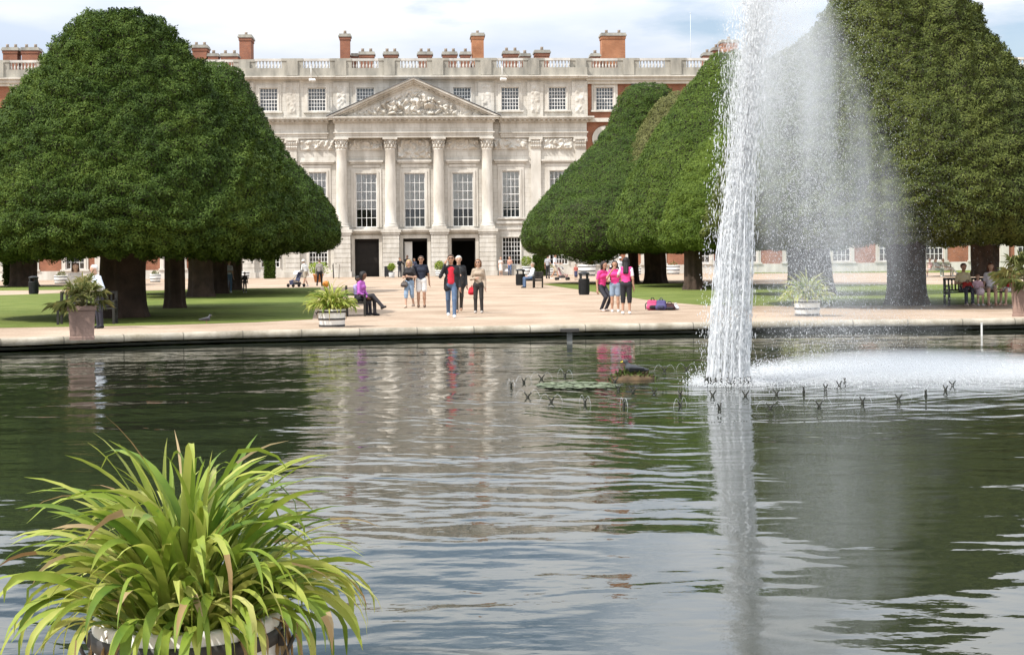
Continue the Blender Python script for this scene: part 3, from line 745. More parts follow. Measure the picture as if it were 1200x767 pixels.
YEW_A = leaf_mat('deep_green_yew_foliage', (0.026, 0.050, 0.009), (0.052, 0.092, 0.013), (0.095, 0.145, 0.024), .12)
YEW_B = leaf_mat('fresh_yew_foliage', (0.036, 0.066, 0.010), (0.070, 0.112, 0.015), (0.122, 0.175, 0.029), .12)
YEW_C = leaf_mat('bright_yew_foliage', (0.048, 0.082, 0.012), (0.090, 0.138, 0.018), (0.15, 0.205, 0.034), .14)
YEW_L = leaf_mat('pale_yew_foliage', (0.10, 0.105, 0.036), (0.145, 0.150, 0.050), (0.20, 0.20, 0.075), .16)
YEW_E = leaf_mat('olive_yew_foliage', (0.036, 0.052, 0.012), (0.078, 0.098, 0.021), (0.14, 0.16, 0.038), .12)
TWIG = M('yew_twigs', (0.030, 0.028, 0.014), 0.95, 0.4, 3.0)
BARK = M('yew_bark', (0.042, 0.030, 0.022), 0.95, 0.45, 2.2, bump=0.06, bscale=7, col2=(0.085, 0.055, 0.040))

def trunk(name, x, y, r, h, seed, parent, lean=(0, 0)):
    n, k = 36, 16; V = []
    th = np.linspace(0, 2 * math.pi, n, endpoint=False)
    for j in range(k):
        z = h * j / (k - 1)
        f = 1 + 0.24 * math.exp(-z / 0.22) - 0.08 * (z / h) + 0.10 * max(0, (z - h * .72) / h)
        p = np.stack([np.cos(th) * 2.1, np.sin(th) * 2.1, np.full(n, z * 0.25)], 1)
        rr_ = r * f * (1 + 0.40 * fbm(p * 1.5, seed, 3) + 0.12 * np.sin(th * 7 + seed + z * .5 + 3 * vnoise(p, seed + 4)))
        V.append(np.stack([lean[0] * z + np.cos(th) * rr_, lean[1] * z + np.sin(th) * rr_, np.full(n, z - (0.05 if j == 0 else 0))], 1))
    V = np.concatenate(V); fs = []
    for j in range(k - 1):
        i = np.arange(n); fs.append(np.stack([j * n + i, j * n + (i + 1) % n, (j + 1) * n + (i + 1) % n, (j + 1) * n + i], 1))
    return fast(name, V, np.concatenate(fs), BARK, parent, None, True)

def yew(label, px, py, tr, prof, n, seed, mat=None, leaf=0.17, amp=0.5, puff=0.32, cell=0.62, lean=(0, 0), Yfix=None, lobes=(), trunk_h=2.6, cx=0.0, big=.35):
    mat = mat or YEW
    o = G(px, py)
    t_ = thing('yew_tree', label, 'tree', (o.x, o.y, 0), 0, 'clipped yew trees')
    trunk('trunk', 0, 0, tr, trunk_h, seed, t_)
    rng = np.random.default_rng(seed)
    pr = np.array(prof, float)
    d = np.concatenate([[0], np.cumsum(np.linalg.norm(np.diff(pr, axis=0), axis=1))]); T = np.linspace(0, d[-1], 400)
    zz, rr_ = np.interp(T, d, pr[:, 0]), np.interp(T, d, pr[:, 1])
    ker = np.hanning(31); ker /= ker.sum()
    def sm(a): return np.convolve(np.concatenate([np.full(15, a[0]), a, np.full(15, a[-1])]), ker, 'valid')
    zz, rr_ = sm(zz), np.maximum(sm(rr_), 0.01)
    dzt, drt = np.gradient(zz, T), np.gradient(rr_, T); ln = np.hypot(dzt, drt) + 1e-9
    zmax = zz.max()
    def surf(th, tt, extra=0.0):
        r, z = np.interp(tt, T, rr_), np.interp(tt, T, zz); nr, nz = np.interp(tt, T, dzt / ln), -np.interp(tt, T, drt / ln)
        lx = lean[0] * z / zmax + cx; ly = lean[1] * z / zmax
        p = np.stack([r * np.cos(th) + lx, r * np.sin(th) + ly, z], 1); nn = np.stack([nr * np.cos(th), nr * np.sin(th), nz], 1)
        q = p + np.array([o.x * .3, seed * 1.7, 0])
        w = q * np.array([1, 1, 1.35]) / cell + 0.8 * np.stack([vnoise(q * .9, seed + 31), vnoise(q * .9, seed + 32), vnoise(q * .9, seed + 33)], 1)
        dd = amp * (fbm(q / 3.4, seed, 2) * 1.5) + puff * (0.45 - np.clip(worley(w, seed), 0, 1)) * 1.3 + big * (0.5 - np.clip(worley(q * np.array([1, 1, 1.2]) / 1.9, seed + 50), 0, 1.1)) + 0.12 * fbm(q * 2.6, seed + 5, 2)
        for (ax, az, rad, h_) in lobes:
            c_ = np.array([math.cos(ax), math.sin(ax), 0]); rr2 = np.interp(az, zz[60:], rr_[60:]); c_ = c_ * rr2 + np.array([cx, 0, az])
            dd = dd + h_ * np.sqrt(np.clip(1 - ((p - c_) ** 2).sum(1) / rad ** 2, 0, 1))
        return p + nn * (dd + extra)[:, None], nn
    # twiggy core
    nu, nv = 72, 60
    th, tv = np.meshgrid(np.linspace(0, 2 * math.pi, nu, endpoint=False), np.linspace(0, d[-1], nv))
    Vc, _ = surf(th.ravel(), tv.ravel(), -0.20)
    i, j = np.meshgrid(np.arange(nu), np.arange(nv - 1)); a = (j * nu + i).ravel(); b_ = (j * nu + (i + 1) % nu).ravel()
    core = np.stack([a, b_, b_ + nu, a + nu], 1)
    # leaf sprays
    cdf = np.cumsum(rr_ + 0.05); cdf /= cdf[-1]
    tt = np.interp(rng.random(n), cdf, T); th = rng.random(n) * 2 * math.pi
    to = -np.array([o.x, o.y]) / math.hypot(o.x, o.y)
    facing = np.cos(th) * to[0] + np.sin(th) * to[1]
    keep = (facing > -0.35) | (rng.random(n) < 0.3)
    tt, th = tt[keep], th[keep]; n = len(tt)
    p, nn = surf(th, tt, 0.0); e = 0.09
    p1, _ = surf(th + e / np.maximum(np.interp(tt, T, rr_), .2), tt); p2, _ = surf(th, np.minimum(tt + e, d[-1]))
    N = np.cross(p1 - p, p2 - p); N /= np.linalg.norm(N, axis=1)[:, None] + 1e-9
    N *= np.sign((N * nn).sum(1))[:, None]
    p = p + N * (rng.random(n)[:, None] - 0.75) * 0.13
    tg = rng.normal(0, 1, (n, 3)) + np.array([0, 0, 0.5]); tg -= N * (tg * N).sum(1)[:, None]; tg /= np.linalg.norm(tg, axis=1)[:, None] + 1e-9; ax = tg + N * (0.15 + 0.35 * rng.random(n))[:, None]; ax /= np.linalg.norm(ax, axis=1)[:, None]
    bd = np.cross(ax, N + rng.normal(0, 0.28, (n, 3))); bd /= np.linalg.norm(bd, axis=1)[:, None] + 1e-9
    L = leaf * (0.6 + 0.8 * rng.random(n))[:, None]; wd = L * 0.22
    cr = np.cross(ax, bd)
    V = np.stack([p, p + ax * L * .55 + bd * wd, p + ax * L + cr * L * .12, p + ax * L * .5 - bd * wd], 1).reshape(-1, 3)
    Fl = np.arange(4 * n).reshape(-1, 4)
    Vall = np.concatenate([Vc, V]); Fall = np.concatenate([core, Fl + len(Vc)]); mi = np.concatenate([np.zeros(len(core)), np.ones(n)]).astype(int)
    fast('crown', Vall, Fall, [TWIG, mat], t_, mi, False)
    # limbs rising from the trunk into the crown
    mb = MB()
    for k in range(5):
        a_ = rng.random() * 6.28; r_ = tr * .35
        mb.tube([(0, 0, trunk_h - .6), (math.cos(a_) * tr * .7, math.sin(a_) * tr * .7, trunk_h + .3), (math.cos(a_) * tr * 2.2, math.sin(a_) * tr * 2.2, trunk_h + 1.8)], [r_, r_ * .8, r_ * .4], 7)
    mb.build('limb', BARK, t_)
    return t_

yew('huge rounded yew with thick trunk beside the white-haired woman', 145, 372, 0.66,
    [(2.3, 0.6), (2.0, 2.2), (1.85, 4.2), (2.15, 5.2), (2.7, 5.5), (3.5, 5.3), (4.45, 4.75), (5.5, 4.0), (6.9, 3.05), (7.7, 2.3), (8.45, 1.75), (9.0, 1.2), (9.25, .6), (9.32, 0.05)], 480000, 3, leaf=.08, puff=.42, cell=.5, amp=.2, big=.14)
yew('yew with a slim dark trunk standing just right of the thickest trunk', 205, 361, 0.34,
    [(2.3, 0.6), (2.1, 2.2), (2.2, 3.8), (3, 4.1), (4.5, 3.5), (6.4, 2.2), (8.1, .3)], 30000, 5, leaf=.2)
yew('yew whose trunk stands behind the slim dark trunk in the left grove', 235, 348, 0.50,
    [(2.3, 0.6), (2.2, 2.4), (2.4, 4.4), (3.2, 4.6), (5, 3.8), (7.8, 2.1), (9.8, .3)], 30000, 6, leaf=.2)
yew('tall flat-topped yew ending the left grove, its rounded skirt hanging before the palace', 257, 344, 0.40,
    [(2.4, 0.8), (2.15, 3), (2.05, 5.2), (2.5, 6.1), (3.2, 6.2), (4.35, 5.8), (5.4, 5.0), (6.3, 4.1), (8, 2.75), (9.8, 1.9), (11.2, 1.3), (11.6, .7), (11.65, .05)], 210000, 8, mat=YEW_A, leaf=.11, amp=.22, big=.12, puff=.26)
yew('yew with a bare dark trunk farthest back in the left grove', 276, 340, 0.33,
    [(2.4, 0.7), (2.2, 2.4), (2.4, 4.2), (3.4, 4.5), (5, 3.7), (7.8, 2.1), (9.4, .3)], 30000, 9, leaf=.2)
yew('yew with its trunk beside the dark bin on the far left lawn', 27, 335.5, 0.85,
    [(2.6, 0.8), (2.3, 3), (2.6, 5.6), (4, 6), (6, 4.6), (8, 2.8), (9.6, .3)], 45000, 10, leaf=.24)
yew('flat-topped spreading yew nearest the palace steps on the right lawn', 742, 331.3, 0.32,
    [(2.2, 0.6), (1.95, 3), (1.85, 6.2), (2.3, 7.2), (3.2, 7.3), (4.2, 7.0), (5.5, 6.0), (7.35, 4.45), (8.6, 3.1), (10.1, 2.3), (11.6, 1.75), (12.3, 1.1), (12.45, .1)], 240000, 12, mat=YEW_A, leaf=.105, big=.12, lean=(.9, 0), cx=0.15, amp=.3, puff=.2, lobes=[(-2.1, 3.0, 2.6, .9)])
yew('narrow paler yew squeezed between two broad green yews', 768, 331.8, 0.62,
    [(2.3, 0.6), (2.0, 2), (1.9, 3.4), (2.4, 4.35), (3.4, 4.4), (5.2, 4.15), (7.4, 3.2), (9.2, 2.35), (11.0, 1.45), (11.8, .1)], 130000, 14, mat=YEW_L, leaf=.105, big=.12, lean=(1.5, 0), cx=.15, amp=.22, puff=.18)
yew('tallest broad green yew just left of the fountain jet', 856, 335.2, 0.8,
    [(2.3, 0.7), (2.0, 3.4), (1.95, 5.8), (2.4, 6.7), (3.3, 6.75), (5.1, 6.0), (7, 5.0), (8.8, 3.9), (10.8, 2.5), (12, 1.75), (12.6, 1.1), (12.8, .1)], 260000, 15, mat=YEW_B, leaf=.105, big=.12, lean=(.3, 0), amp=.26, puff=.2)
yew('small dome-shaped yew in front of the tall one, partly behind the jet', 813, 339.6, 0.42,
    [(2.3, 0.6), (2.0, 1.3), (1.95, 2.3), (2.4, 2.75), (3.3, 2.75), (4.6, 2.4), (6, 1.85), (7.1, 1.2), (7.9, .4), (8, .05)], 120000, 16, mat=YEW_C, leaf=.095, big=.1, lean=(.7, 0), cx=.9, amp=.18, puff=.17)
yew('yew seen through the spray with a thick trunk behind the white tub', 949, 345, 0.85,
    [(2.4, 0.9), (2.2, 2.6), (2.15, 4.0), (2.7, 4.5), (4, 4.2), (6, 3.4), (8, 2.5), (9.6, 1.7), (10.5, .9), (10.8, .05)], 120000, 18, mat=YEW_E, leaf=.13)
yew('huge olive yew rising out of the picture to the right of the fountain', 1062, 357, 0.62,
    [(2.6, 0.7), (2.2, 2.6), (2.05, 4.6), (2.4, 5.9), (3.2, 6.3), (4.5, 5.9), (6, 5.0), (7.15, 4.2), (8.4, 3.25), (9.2, 2.85), (10.1, 2.3), (10.6, 1.4), (10.85, .1)], 440000, 20, mat=YEW_E, leaf=.08, puff=.42, cell=.52, amp=.22, big=.18, cx=-.1)
yew('yew with a dark trunk behind the family bench on the far right', 1155, 323.5, 0.9,
    [(2.6, 0.8), (2.3, 3), (2.6, 5.0), (4, 5.4), (6, 4.4), (8, 2.8), (9.6, .3)], 40000, 22, mat=YEW_E, leaf=.24)
# clipped hedge blocks and shrubs by the palace
def hedge(label, x0, x1, yb, h, dep, seed, group=None, mat=None, name='clipped_hedge', cat='hedge'):
    a, b_ = G(x0, yb), G(x1, yb); w = b_.x - a.x
    rng = np.random.default_rng(seed); n = int(2500 * max(1, w))
    f = rng.integers(0, 4, n); u, v = rng.random(n), rng.random(n)
    p = np.where((f == 0)[:, None], np.stack([u * w, 0 * u, v * h], 1), np.where((f == 1)[:, None], np.stack([u * w, v * dep, 0 * u + h], 1), np.where((f == 2)[:, None], np.stack([0 * u, u * dep, v * h], 1), np.stack([0 * u + w, u * dep, v * h], 1))))
    p = p + 0.10 * fbm(p * 2, seed, 2)[:, None]
    ax = rng.normal(0, 1, (n, 3)); ax[:, 1] -= .4; ax[:, 2] += .5; ax /= np.linalg.norm(ax, axis=1)[:, None]; bd = np.cross(ax, rng.normal(0, 1, (n, 3))); bd /= np.linalg.norm(bd, axis=1)[:, None]
    L = 0.16
    V = np.stack([p, p + ax * L * .5 + bd * L * .3, p + ax * L, p + ax * L * .5 - bd * L * .3], 1).reshape(-1, 3)
    cv = np.array([(x, y, z) for z in (0, h - .06) for y in (.06, dep - .06) for x in (.06, w - .06)], float)
    cf = np.array([(0, 2, 3, 1), (4, 5, 7, 6), (0, 1, 5, 4), (2, 6, 7, 3), (0, 4, 6, 2), (1, 3, 7, 5)])
    o = fast(name, np.concatenate([cv, V]), np.concatenate([cf, np.arange(4 * n).reshape(-1, 4) + 8]), [TWIG, mat or YEW], None, np.concatenate([np.zeros(6), np.ones(n)]).astype(int))
    o.location = (a.x, a.y, 0); return tag(o, label, cat, group)
hedge('clipped dark green block of hedge at the palace wall beside the white tub', 626, 641, 323.4, 1.75, 1.4, 31)
hedge('clipped green hedge block at the far left behind the yew trunk', 4, 14, 334.5, 2.2, 1.2, 32)
hedge('clipped green hedge block between yew trunk and left stone window', 310, 319, 326.5, 1.9, 1.2, 33)
hedge('loose green shrubs in front of the brick wing at the right edge', 1168, 1235, 310, 2.3, 3, 34, mat=YEW_L, name='shrub', cat='shrub')
# ================================================================== fountain
wt_, t, b = new_mat('white_water')
t.nodes.remove(b)
df = t.nodes.new('ShaderNodeBsdfDiffuse'); df.inputs[0].default_value = (0.94, 0.95, 0.96, 1)
tl = t.nodes.new('ShaderNodeBsdfTranslucent'); tl.inputs[0].default_value = (0.94, 0.95, 0.96, 1)
ms = t.nodes.new('ShaderNodeMixShader'); ms.inputs[0].default_value = 0.45; t.links.new(df.outputs[0], ms.inputs[1]); t.links.new(tl.outputs[0], ms.inputs[2])
gs = t.nodes.new('ShaderNodeBsdfGlossy'); gs.inputs['Roughness'].default_value = 0.1
m2 = t.nodes.new('ShaderNodeMixShader'); m2.inputs[0].default_value = 0.12; t.links.new(ms.outputs[0], m2.inputs[1]); t.links.new(gs.outputs[0], m2.inputs[2])
tr = t.nodes.new('ShaderNodeBsdfTransparent'); m3 = t.nodes.new('ShaderNodeMixShader'); m3.inputs[0].default_value = 0.66
t.links.new(tr.outputs[0], m3.inputs[1]); t.links.new(m2.outputs[0], m3.inputs[2]); t.links.new(m3.outputs[0], t.nodes['Material Output'].inputs[0])
WATER_W = wt_
IRON = M('dark_iron', (0.030, 0.030, 0.022), 0.55, 0.3, 4.0)
jc = jet_c
ft = thing('fountain', 'tall white fountain jet of many streams rising from the pool', 'fountain', (jc.x, jc.y, WATER_Z))
rng = np.random.default_rng(5)
mb = MB(); mb.lathe([(0.36, -0.25), (0.36, 0.03), (0.30, 0.05), (0.30, -0.25)], 28, (0, 0, 0))
for k in range(22):
    a = 2 * math.pi * k / 22; mb.tube([(.33 * math.cos(a), .33 * math.sin(a), 0.03), (.33 * math.cos(a), .33 * math.sin(a), .12)], [.022, .014], 6)
mb.build('nozzle_ring', IRON, ft)
def lean_x(z): return 0.055 * z + 0.006 * z * z      # the wind pushes the rising water to the right
mb = MB()
for k in range(30):
    a = 2 * math.pi * k / 30 + rng.random() * .1; r0 = 0.33 - 0.05 * (k % 3)
    pts, rad = [], []
    top = 1.6 + 2.6 * rng.random(); n = 52; ph = rng.random() * 20
    for i in range(n):
        z = 0.08 + top * i / (n - 1)
        q = 0.012 + 0.05 * (z / 5)
        s = 1 - 0.085 * z
        pts.append((r0 * math.cos(a) * s + lean_x(z) * .9 + math.sin(z * 3 + ph) * q * .5, r0 * math.sin(a) * s + math.cos(z * 3.1 + ph) * q * .5, z))
        rad.append((0.010 + 0.005 * math.sin(z * 13 + ph) + 0.003 * rng.random()) * (1 - 0.75 * (i / (n - 1)) ** 2))
    mb.tube(pts, rad, 5, smooth=True)
mb.build('water_jet', WATER_W, ft)
# droplets: thrown up, slowed by gravity, carried by the wind
def droplets(name, pos, vel, size, stretch, label, parent=None):
    n = len(pos); d = vel / (np.linalg.norm(vel, axis=1)[:, None] + 1e-9)
    a = np.cross(d, rng.normal(0, 1, (n, 3))); a /= np.linalg.norm(a, axis=1)[:, None]; c = np.cross(d, a)
    s = size[:, None]; l = (size * stretch)[:, None]
    V = np.stack([pos + d * l, pos + a * s, pos + c * s, pos - a * s, pos - c * s, pos - d * l], 1).reshape(-1, 3)
    base = np.array([(0, 1, 2), (0, 2, 3), (0, 3, 4), (0, 4, 1), (5, 2, 1), (5, 3, 2), (5, 4, 3), (5, 1, 4)])
    Fc = (base[None] + 6 * np.arange(n)[:, None, None]).reshape(-1, 3)
    o = fast(name, V, Fc, WATER_W, parent, None, True)
    o['kind'] = 'stuff'
    return o
g = 9.81
# rising core
n = 36000; nc = 1900
zc = 6.6 * rng.random(nc) ** 0.85; ci = rng.integers(0, nc, n); ac = rng.random(nc) * 6.283; lc = .10 + .22 * rng.random(nc)
z = np.where(rng.random(n) < .7, zc[ci] + rng.normal(0, 1, n) * lc[ci], 6.6 * rng.random(n) ** .85); z = np.clip(z, 0.02, 7.2); wz = np.clip((z - .8) / 3.0, 0, 1); rad = 0.335 * np.sqrt(rng.random(n)) * (1 - .06 * z); th = np.where(rng.random(n) < .8, ac[ci] + rng.normal(0, .13, n), rng.random(n) * 6.283)
rad = np.where(rng.random(n) < .8, rad, rad + np.abs(rng.normal(0, .05, n)))
rad = rad * (1 - wz) + wz * np.abs(rng.normal(0, .165, n)); th = np.where(rng.random(n) < wz, ac[ci] + rng.normal(0, .5, n), th)
pos = np.stack([rad * np.cos(th) + lean_x(z), rad * np.sin(th), z], 1)
droplets('column_drops', pos, np.stack([0.6 + 0 * z, 0 * z, 9 + 0 * z], 1), 0.0025 + 0.004 * rng.random(n), 4 + 8 * rng.random(n), '', ft)
# falling spray
n = 120000
v0 = 9.0 + 2.2 * rng.random(n); tau = rng.random(n) ** 0.75 * 1.0
T_ = v0 / g + np.sqrt(2 * (v0 ** 2 / (2 * g)) / g); tm = (0.40 + 0.60 * rng.random(n) ** .8) * T_
ax_ = 0.05 + 1.45 * rng.beta(1.2, 2.1, n); vx = 0.45 + rng.normal(0, .16, n); vy = rng.normal(0, .30, n)
x = vx * tm + .5 * ax_ * tm ** 2 + rng.normal(0, .18, n); y = vy * tm + rng.normal(0, .2, n); z = v0 * tm - .5 * g * tm ** 2
ok = (z > 0) & (z < 8.2)
pos = np.stack([x, y, z], 1)[ok]; vel = np.stack([vx + ax_ * tm, vy, v0 - g * tm], 1)[ok]
droplets('spray', pos, vel, (0.0018 + 0.0042 * rng.random(len(pos)) ** 4) * np.clip(1.2 - .75 * ax_[ok], .42, 1), 1.2 + 2.6 * rng.random(len(pos)), '', ft)
# stray drops left of the jet and splash on the water where the spray lands
n = 600; z = 5.5 * rng.random(n); pos = np.stack([-.36 + lean_x(z) - np.abs(rng.normal(0, .06, n)), rng.normal(0, .25, n), z], 1)
droplets('stray_drops', pos, np.stack([0 * z - .4, 0 * z, -3 + 0 * z], 1), 0.003 + .003 * rng.random(n), 2 + 3 * rng.random(n), '', ft)
n = 42000
x = 0.35 + 5.4 * rng.beta(1.3, 1.9, n); y = 1.5 + rng.normal(0, .95, n); z = np.abs(rng.exponential(.045, n))
pos = np.stack([x, y, z], 1)
droplets('splash', pos, np.stack([rng.normal(0, .4, n), rng.normal(0, .4, n), 0 * x + 1], 1), 0.003 + .008 * rng.random(n) ** 3, .8 + 1.0 * rng.random(n), '', ft)
n = 2500; a = rng.random(n) * 6.283; r_ = .40 + np.abs(rng.normal(0, .12, n))
droplets('splash', np.stack([r_ * np.cos(a), r_ * np.sin(a), np.abs(rng.exponential(.05, n))], 1), np.stack([0 * a, 0 * a, 0 * a + 1], 1), .004 + .006 * rng.random(n), 1 + rng.random(n), '', ft)
# fine mist that drifts away downwind
mv, t, b = new_mat('drifting_mist'); t.nodes.remove(b)
pv = t.nodes.new('ShaderNodeVolumePrincipled'); pv.inputs['Color'].default_value = (0.93, 0.95, 0.97, 1); pv.inputs['Anisotropy'].default_value = 0.0
tcn = t.nodes.new('ShaderNodeTexCoord')
n_ = t.nodes.new('ShaderNodeTexNoise'); n_.inputs['Scale'].default_value = 0.8; n_.inputs['Detail'].default_value = 3
mp = t.nodes.new('ShaderNodeMapping'); mp.inputs['Rotation'].default_value = (0, R(28), 0); mp.inputs['Scale'].default_value = (2.6, 1.6, .35)
t.links.new(tcn.outputs['Object'], mp.inputs[0]); t.links.new(mp.outputs[0], n_.inputs[0])
sx = t.nodes.new('ShaderNodeSeparateXYZ'); t.links.new(tcn.outputs['Object'], sx.inputs[0])
def tm_(op, a, b_=None, c_=None, clamp=False):
    n = t.nodes.new('ShaderNodeMath'); n.operation = op; n.use_clamp = clamp
    for i, q in enumerate((a, b_, c_)):
        if q is None: continue
        if isinstance(q, (int, float)): n.inputs[i].default_value = q
        else: t.links.new(q, n.inputs[i])
    return n.outputs[0]
X_, Y_, Z_ = sx.outputs[0], sx.outputs[1], sx.outputs[2]
# distance across from the plume's middle line: it leans downwind as it falls
mid = tm_('MULTIPLY_ADD', tm_('SUBTRACT', 5.4, Z_), 0.24, 0.80)
hw_ = tm_('MULTIPLY_ADD', tm_('SUBTRACT', 5.4, Z_), 0.17, 0.95)
q1 = tm_('DIVIDE', tm_('SUBTRACT', X_, mid), hw_); q2 = tm_('DIVIDE', Y_, 1.1)
fall = tm_('SUBTRACT', 1.0, tm_('ADD', tm_('MULTIPLY', q1, q1), tm_('MULTIPLY', q2, q2)), None, True)
hz = tm_('MULTIPLY', tm_('DIVIDE', tm_('SUBTRACT', 7.2, Z_), 1.6, None, True), tm_('MULTIPLY_ADD', Z_, .19, .02, True))
dens = tm_('MULTIPLY', tm_('MULTIPLY', fall, hz), tm_('MULTIPLY_ADD', n_.outputs['Fac'], 3.0, -1.05, True))
t.links.new(tm_('MULTIPLY', dens, 1.15), pv.inputs['Density'])
t.links.new(pv.outputs[0], t.nodes['Material Output'].inputs['Volume'])
mb = MB(); mb.prism([(-.25, 0.05), (4.6, .05), (4.0, 2.5), (2.6, 5.5), (1.9, 7.3), (-.1, 7.3)], -1.15, 1.15)
mi_ = mb.build('mist', mv, ft); mi_['kind'] = 'stuff'
# low mist hanging over the landing patch
mv2, t, b = new_mat('low_mist'); t.nodes.remove(b)
pv = t.nodes.new('ShaderNodeVolumePrincipled'); pv.inputs['Color'].default_value = (0.93, 0.95, 0.97, 1)
tcn = t.nodes.new('ShaderNodeTexCoord'); sx = t.nodes.new('ShaderNodeSeparateXYZ'); t.links.new(tcn.outputs['Object'], sx.inputs[0])
q1 = tm_('DIVIDE', tm_('SUBTRACT', sx.outputs[0], 3.2), 2.9); q2 = tm_('DIVIDE', tm_('SUBTRACT', sx.outputs[1], 1.5), 2.1); q3 = tm_('DIVIDE', sx.outputs[2], .42)
fall = tm_('SUBTRACT', 1.0, tm_('ADD', tm_('ADD', tm_('MULTIPLY', q1, q1), tm_('MULTIPLY', q2, q2)), tm_('MULTIPLY', q3, q3)), None, True)
t.links.new(tm_('MULTIPLY', fall, 1.1), pv.inputs['Density']); t.links.new(pv.outputs[0], t.nodes['Material Output'].inputs['Volume'])
mb = MB(); mb.box(.3, 6.2, -.6, 3.6, .02, .42); mi2 = mb.build('low_mist', mv2, ft); mi2['kind'] = 'stuff'

# small V nozzles in two rings
NOZ = [(599, 450), (614, 445), (634.5, 441), (662, 437.5), (618.5, 462.5), (646, 468), (685.5, 470), (731, 473), (797, 473), (843, 476), (902.7, 476), (960, 473), (1010.7, 468.5), (1053, 465), (1085, 460), (1108, 454.5), (1116, 449), (778.6, 431.6), (804.5, 430)]
NOZ_IN = [(835, 461), (873.5, 461), (720.5, 444.5), (724.5, 453.5), (741.7, 456.5), (766.5, 457.5), (797, 460), (910, 459), (942, 456), (967.5, 453), (983.5, 449), (990, 445.5)]
def nozzle(arc):
    o = thing('water_nozzle', 'small dark V-shaped nozzle of the outer ring, standing in the pool water', 'nozzle', (0, 0, 0), 0, 'outer ring of fountain nozzles')
    mb = MB(); mb.tube([(0, 0, -.3), (0, 0, .03)], .028, 8); mb.lathe([(.04, -.02), (.045, .02), (.03, .045)], 8); mb.build('stem', IRON, o)
    for s in (-1, 1):
        mb = MB(); mb.tube([(0, 0, .02), (s * .05, 0, .08), (s * .10, 0, .15)], [.024, .02, .017], 7); mb.build('spout', IRON, o)
    if arc:
        for s in (-1, 1):
            mb = MB(); mb.tube([(s * (.10 + .26 * u), 0, .15 + .62 * u * (1 - u) * .62 - .17 * u * u) for u in np.linspace(0, 1, 12)], [.0025 + .002 * (i % 3 == 0) for i in range(12)], 5); mb.build('water_arc', WATER_W, o)
    return o
n0 = nozzle(True); n1_ = nozzle(False)
n1_['label'] = 'small dark V-shaped nozzle of the inner ring close around the jet'; n1_['group'] = 'inner ring of fountain nozzles'
for proto, lst in ((n0, NOZ), (n1_, NOZ_IN)):
    for k, (x, y) in enumerate(lst):
        p = G(x, y + 3, WATER_Z); o = proto if k == 0 else copy_tree(proto)
        o.location = p; o.scale = (.50,) * 3; o.rotation_euler = (0, 0, math.atan2(p.y - jc.y, p.x - jc.x) * (1 if k % 2 else .4) + k)
# float with water plants and a moorhen
LILY = M('lily_leaf', (0.13, 0.155, 0.085), 0.6, 0.3, 2.5)
p = G(676, 452, WATER_Z)
mb = MB(); rnd = random.Random(3)
for k in range(190):
    a, r_ = rnd.random() * 6.28, math.sqrt(rnd.random()); cx_, cy_ = math.cos(a) * r_ * .62, math.sin(a) * r_ * .62
    q = .05 + .035 * rnd.random(); z = .004 + .00012 * k
    mb.add([(cx_ + q * math.cos(w), cy_ + q * math.sin(w), z + (.003 if i % 3 == 0 else 0)) for i, w in enumerate(np.linspace(.3, 6.1, 11))] + [(cx_, cy_, z)], [tuple(range(12))])
o = mb.build('water_lily', LILY); o.location = p; tag(o, 'flat pale green raft of lily leaves floating left of the jet', 'water lily')
def mound(label, x, y, w, h_):
    p = G(x, y, WATER_Z); mb = MB(); rnd = random.Random(8)
    for k in range(420):
        a, r_ = rnd.random() * 6.28, math.sqrt(rnd.random()); bx, by = math.cos(a) * r_ * w, math.sin(a) * r_ * w * .7
        L = (.06 + .14 * rnd.random()) * (1.2 - r_); d_ = Vector((rnd.gauss(0, .8), rnd.gauss(0, .8), 1)).normalized()
        e = d_.orthogonal().normalized() * .018; b0 = Vector((bx, by, h_ * (1 - r_ * r_)))
        mb.add([b0 - e, b0 + e, b0 + d_ * L * .6 + e * .8, b0 + d_ * L, b0 + d_ * L * .6 - e * .8], [(0, 1, 2, 3, 4)], 0 if rnd.random() < .6 else 1)
    mb.lathe([(w, -.03), (w * .9, .03), (w * .5, h_ * .8), (.02, h_)], 14, mat=1)
    o = mb.build('nest', [M('reed_green', (.10, .14, .03), .8), M('dead_reed', (.085, .055, .028), .9, .4, 6)]); o.location = p; tag(o, label, 'nest'); return p
pn = mound('mound of green and brown reeds floating beneath the grey waterbird', 741, 444, .38, .09)
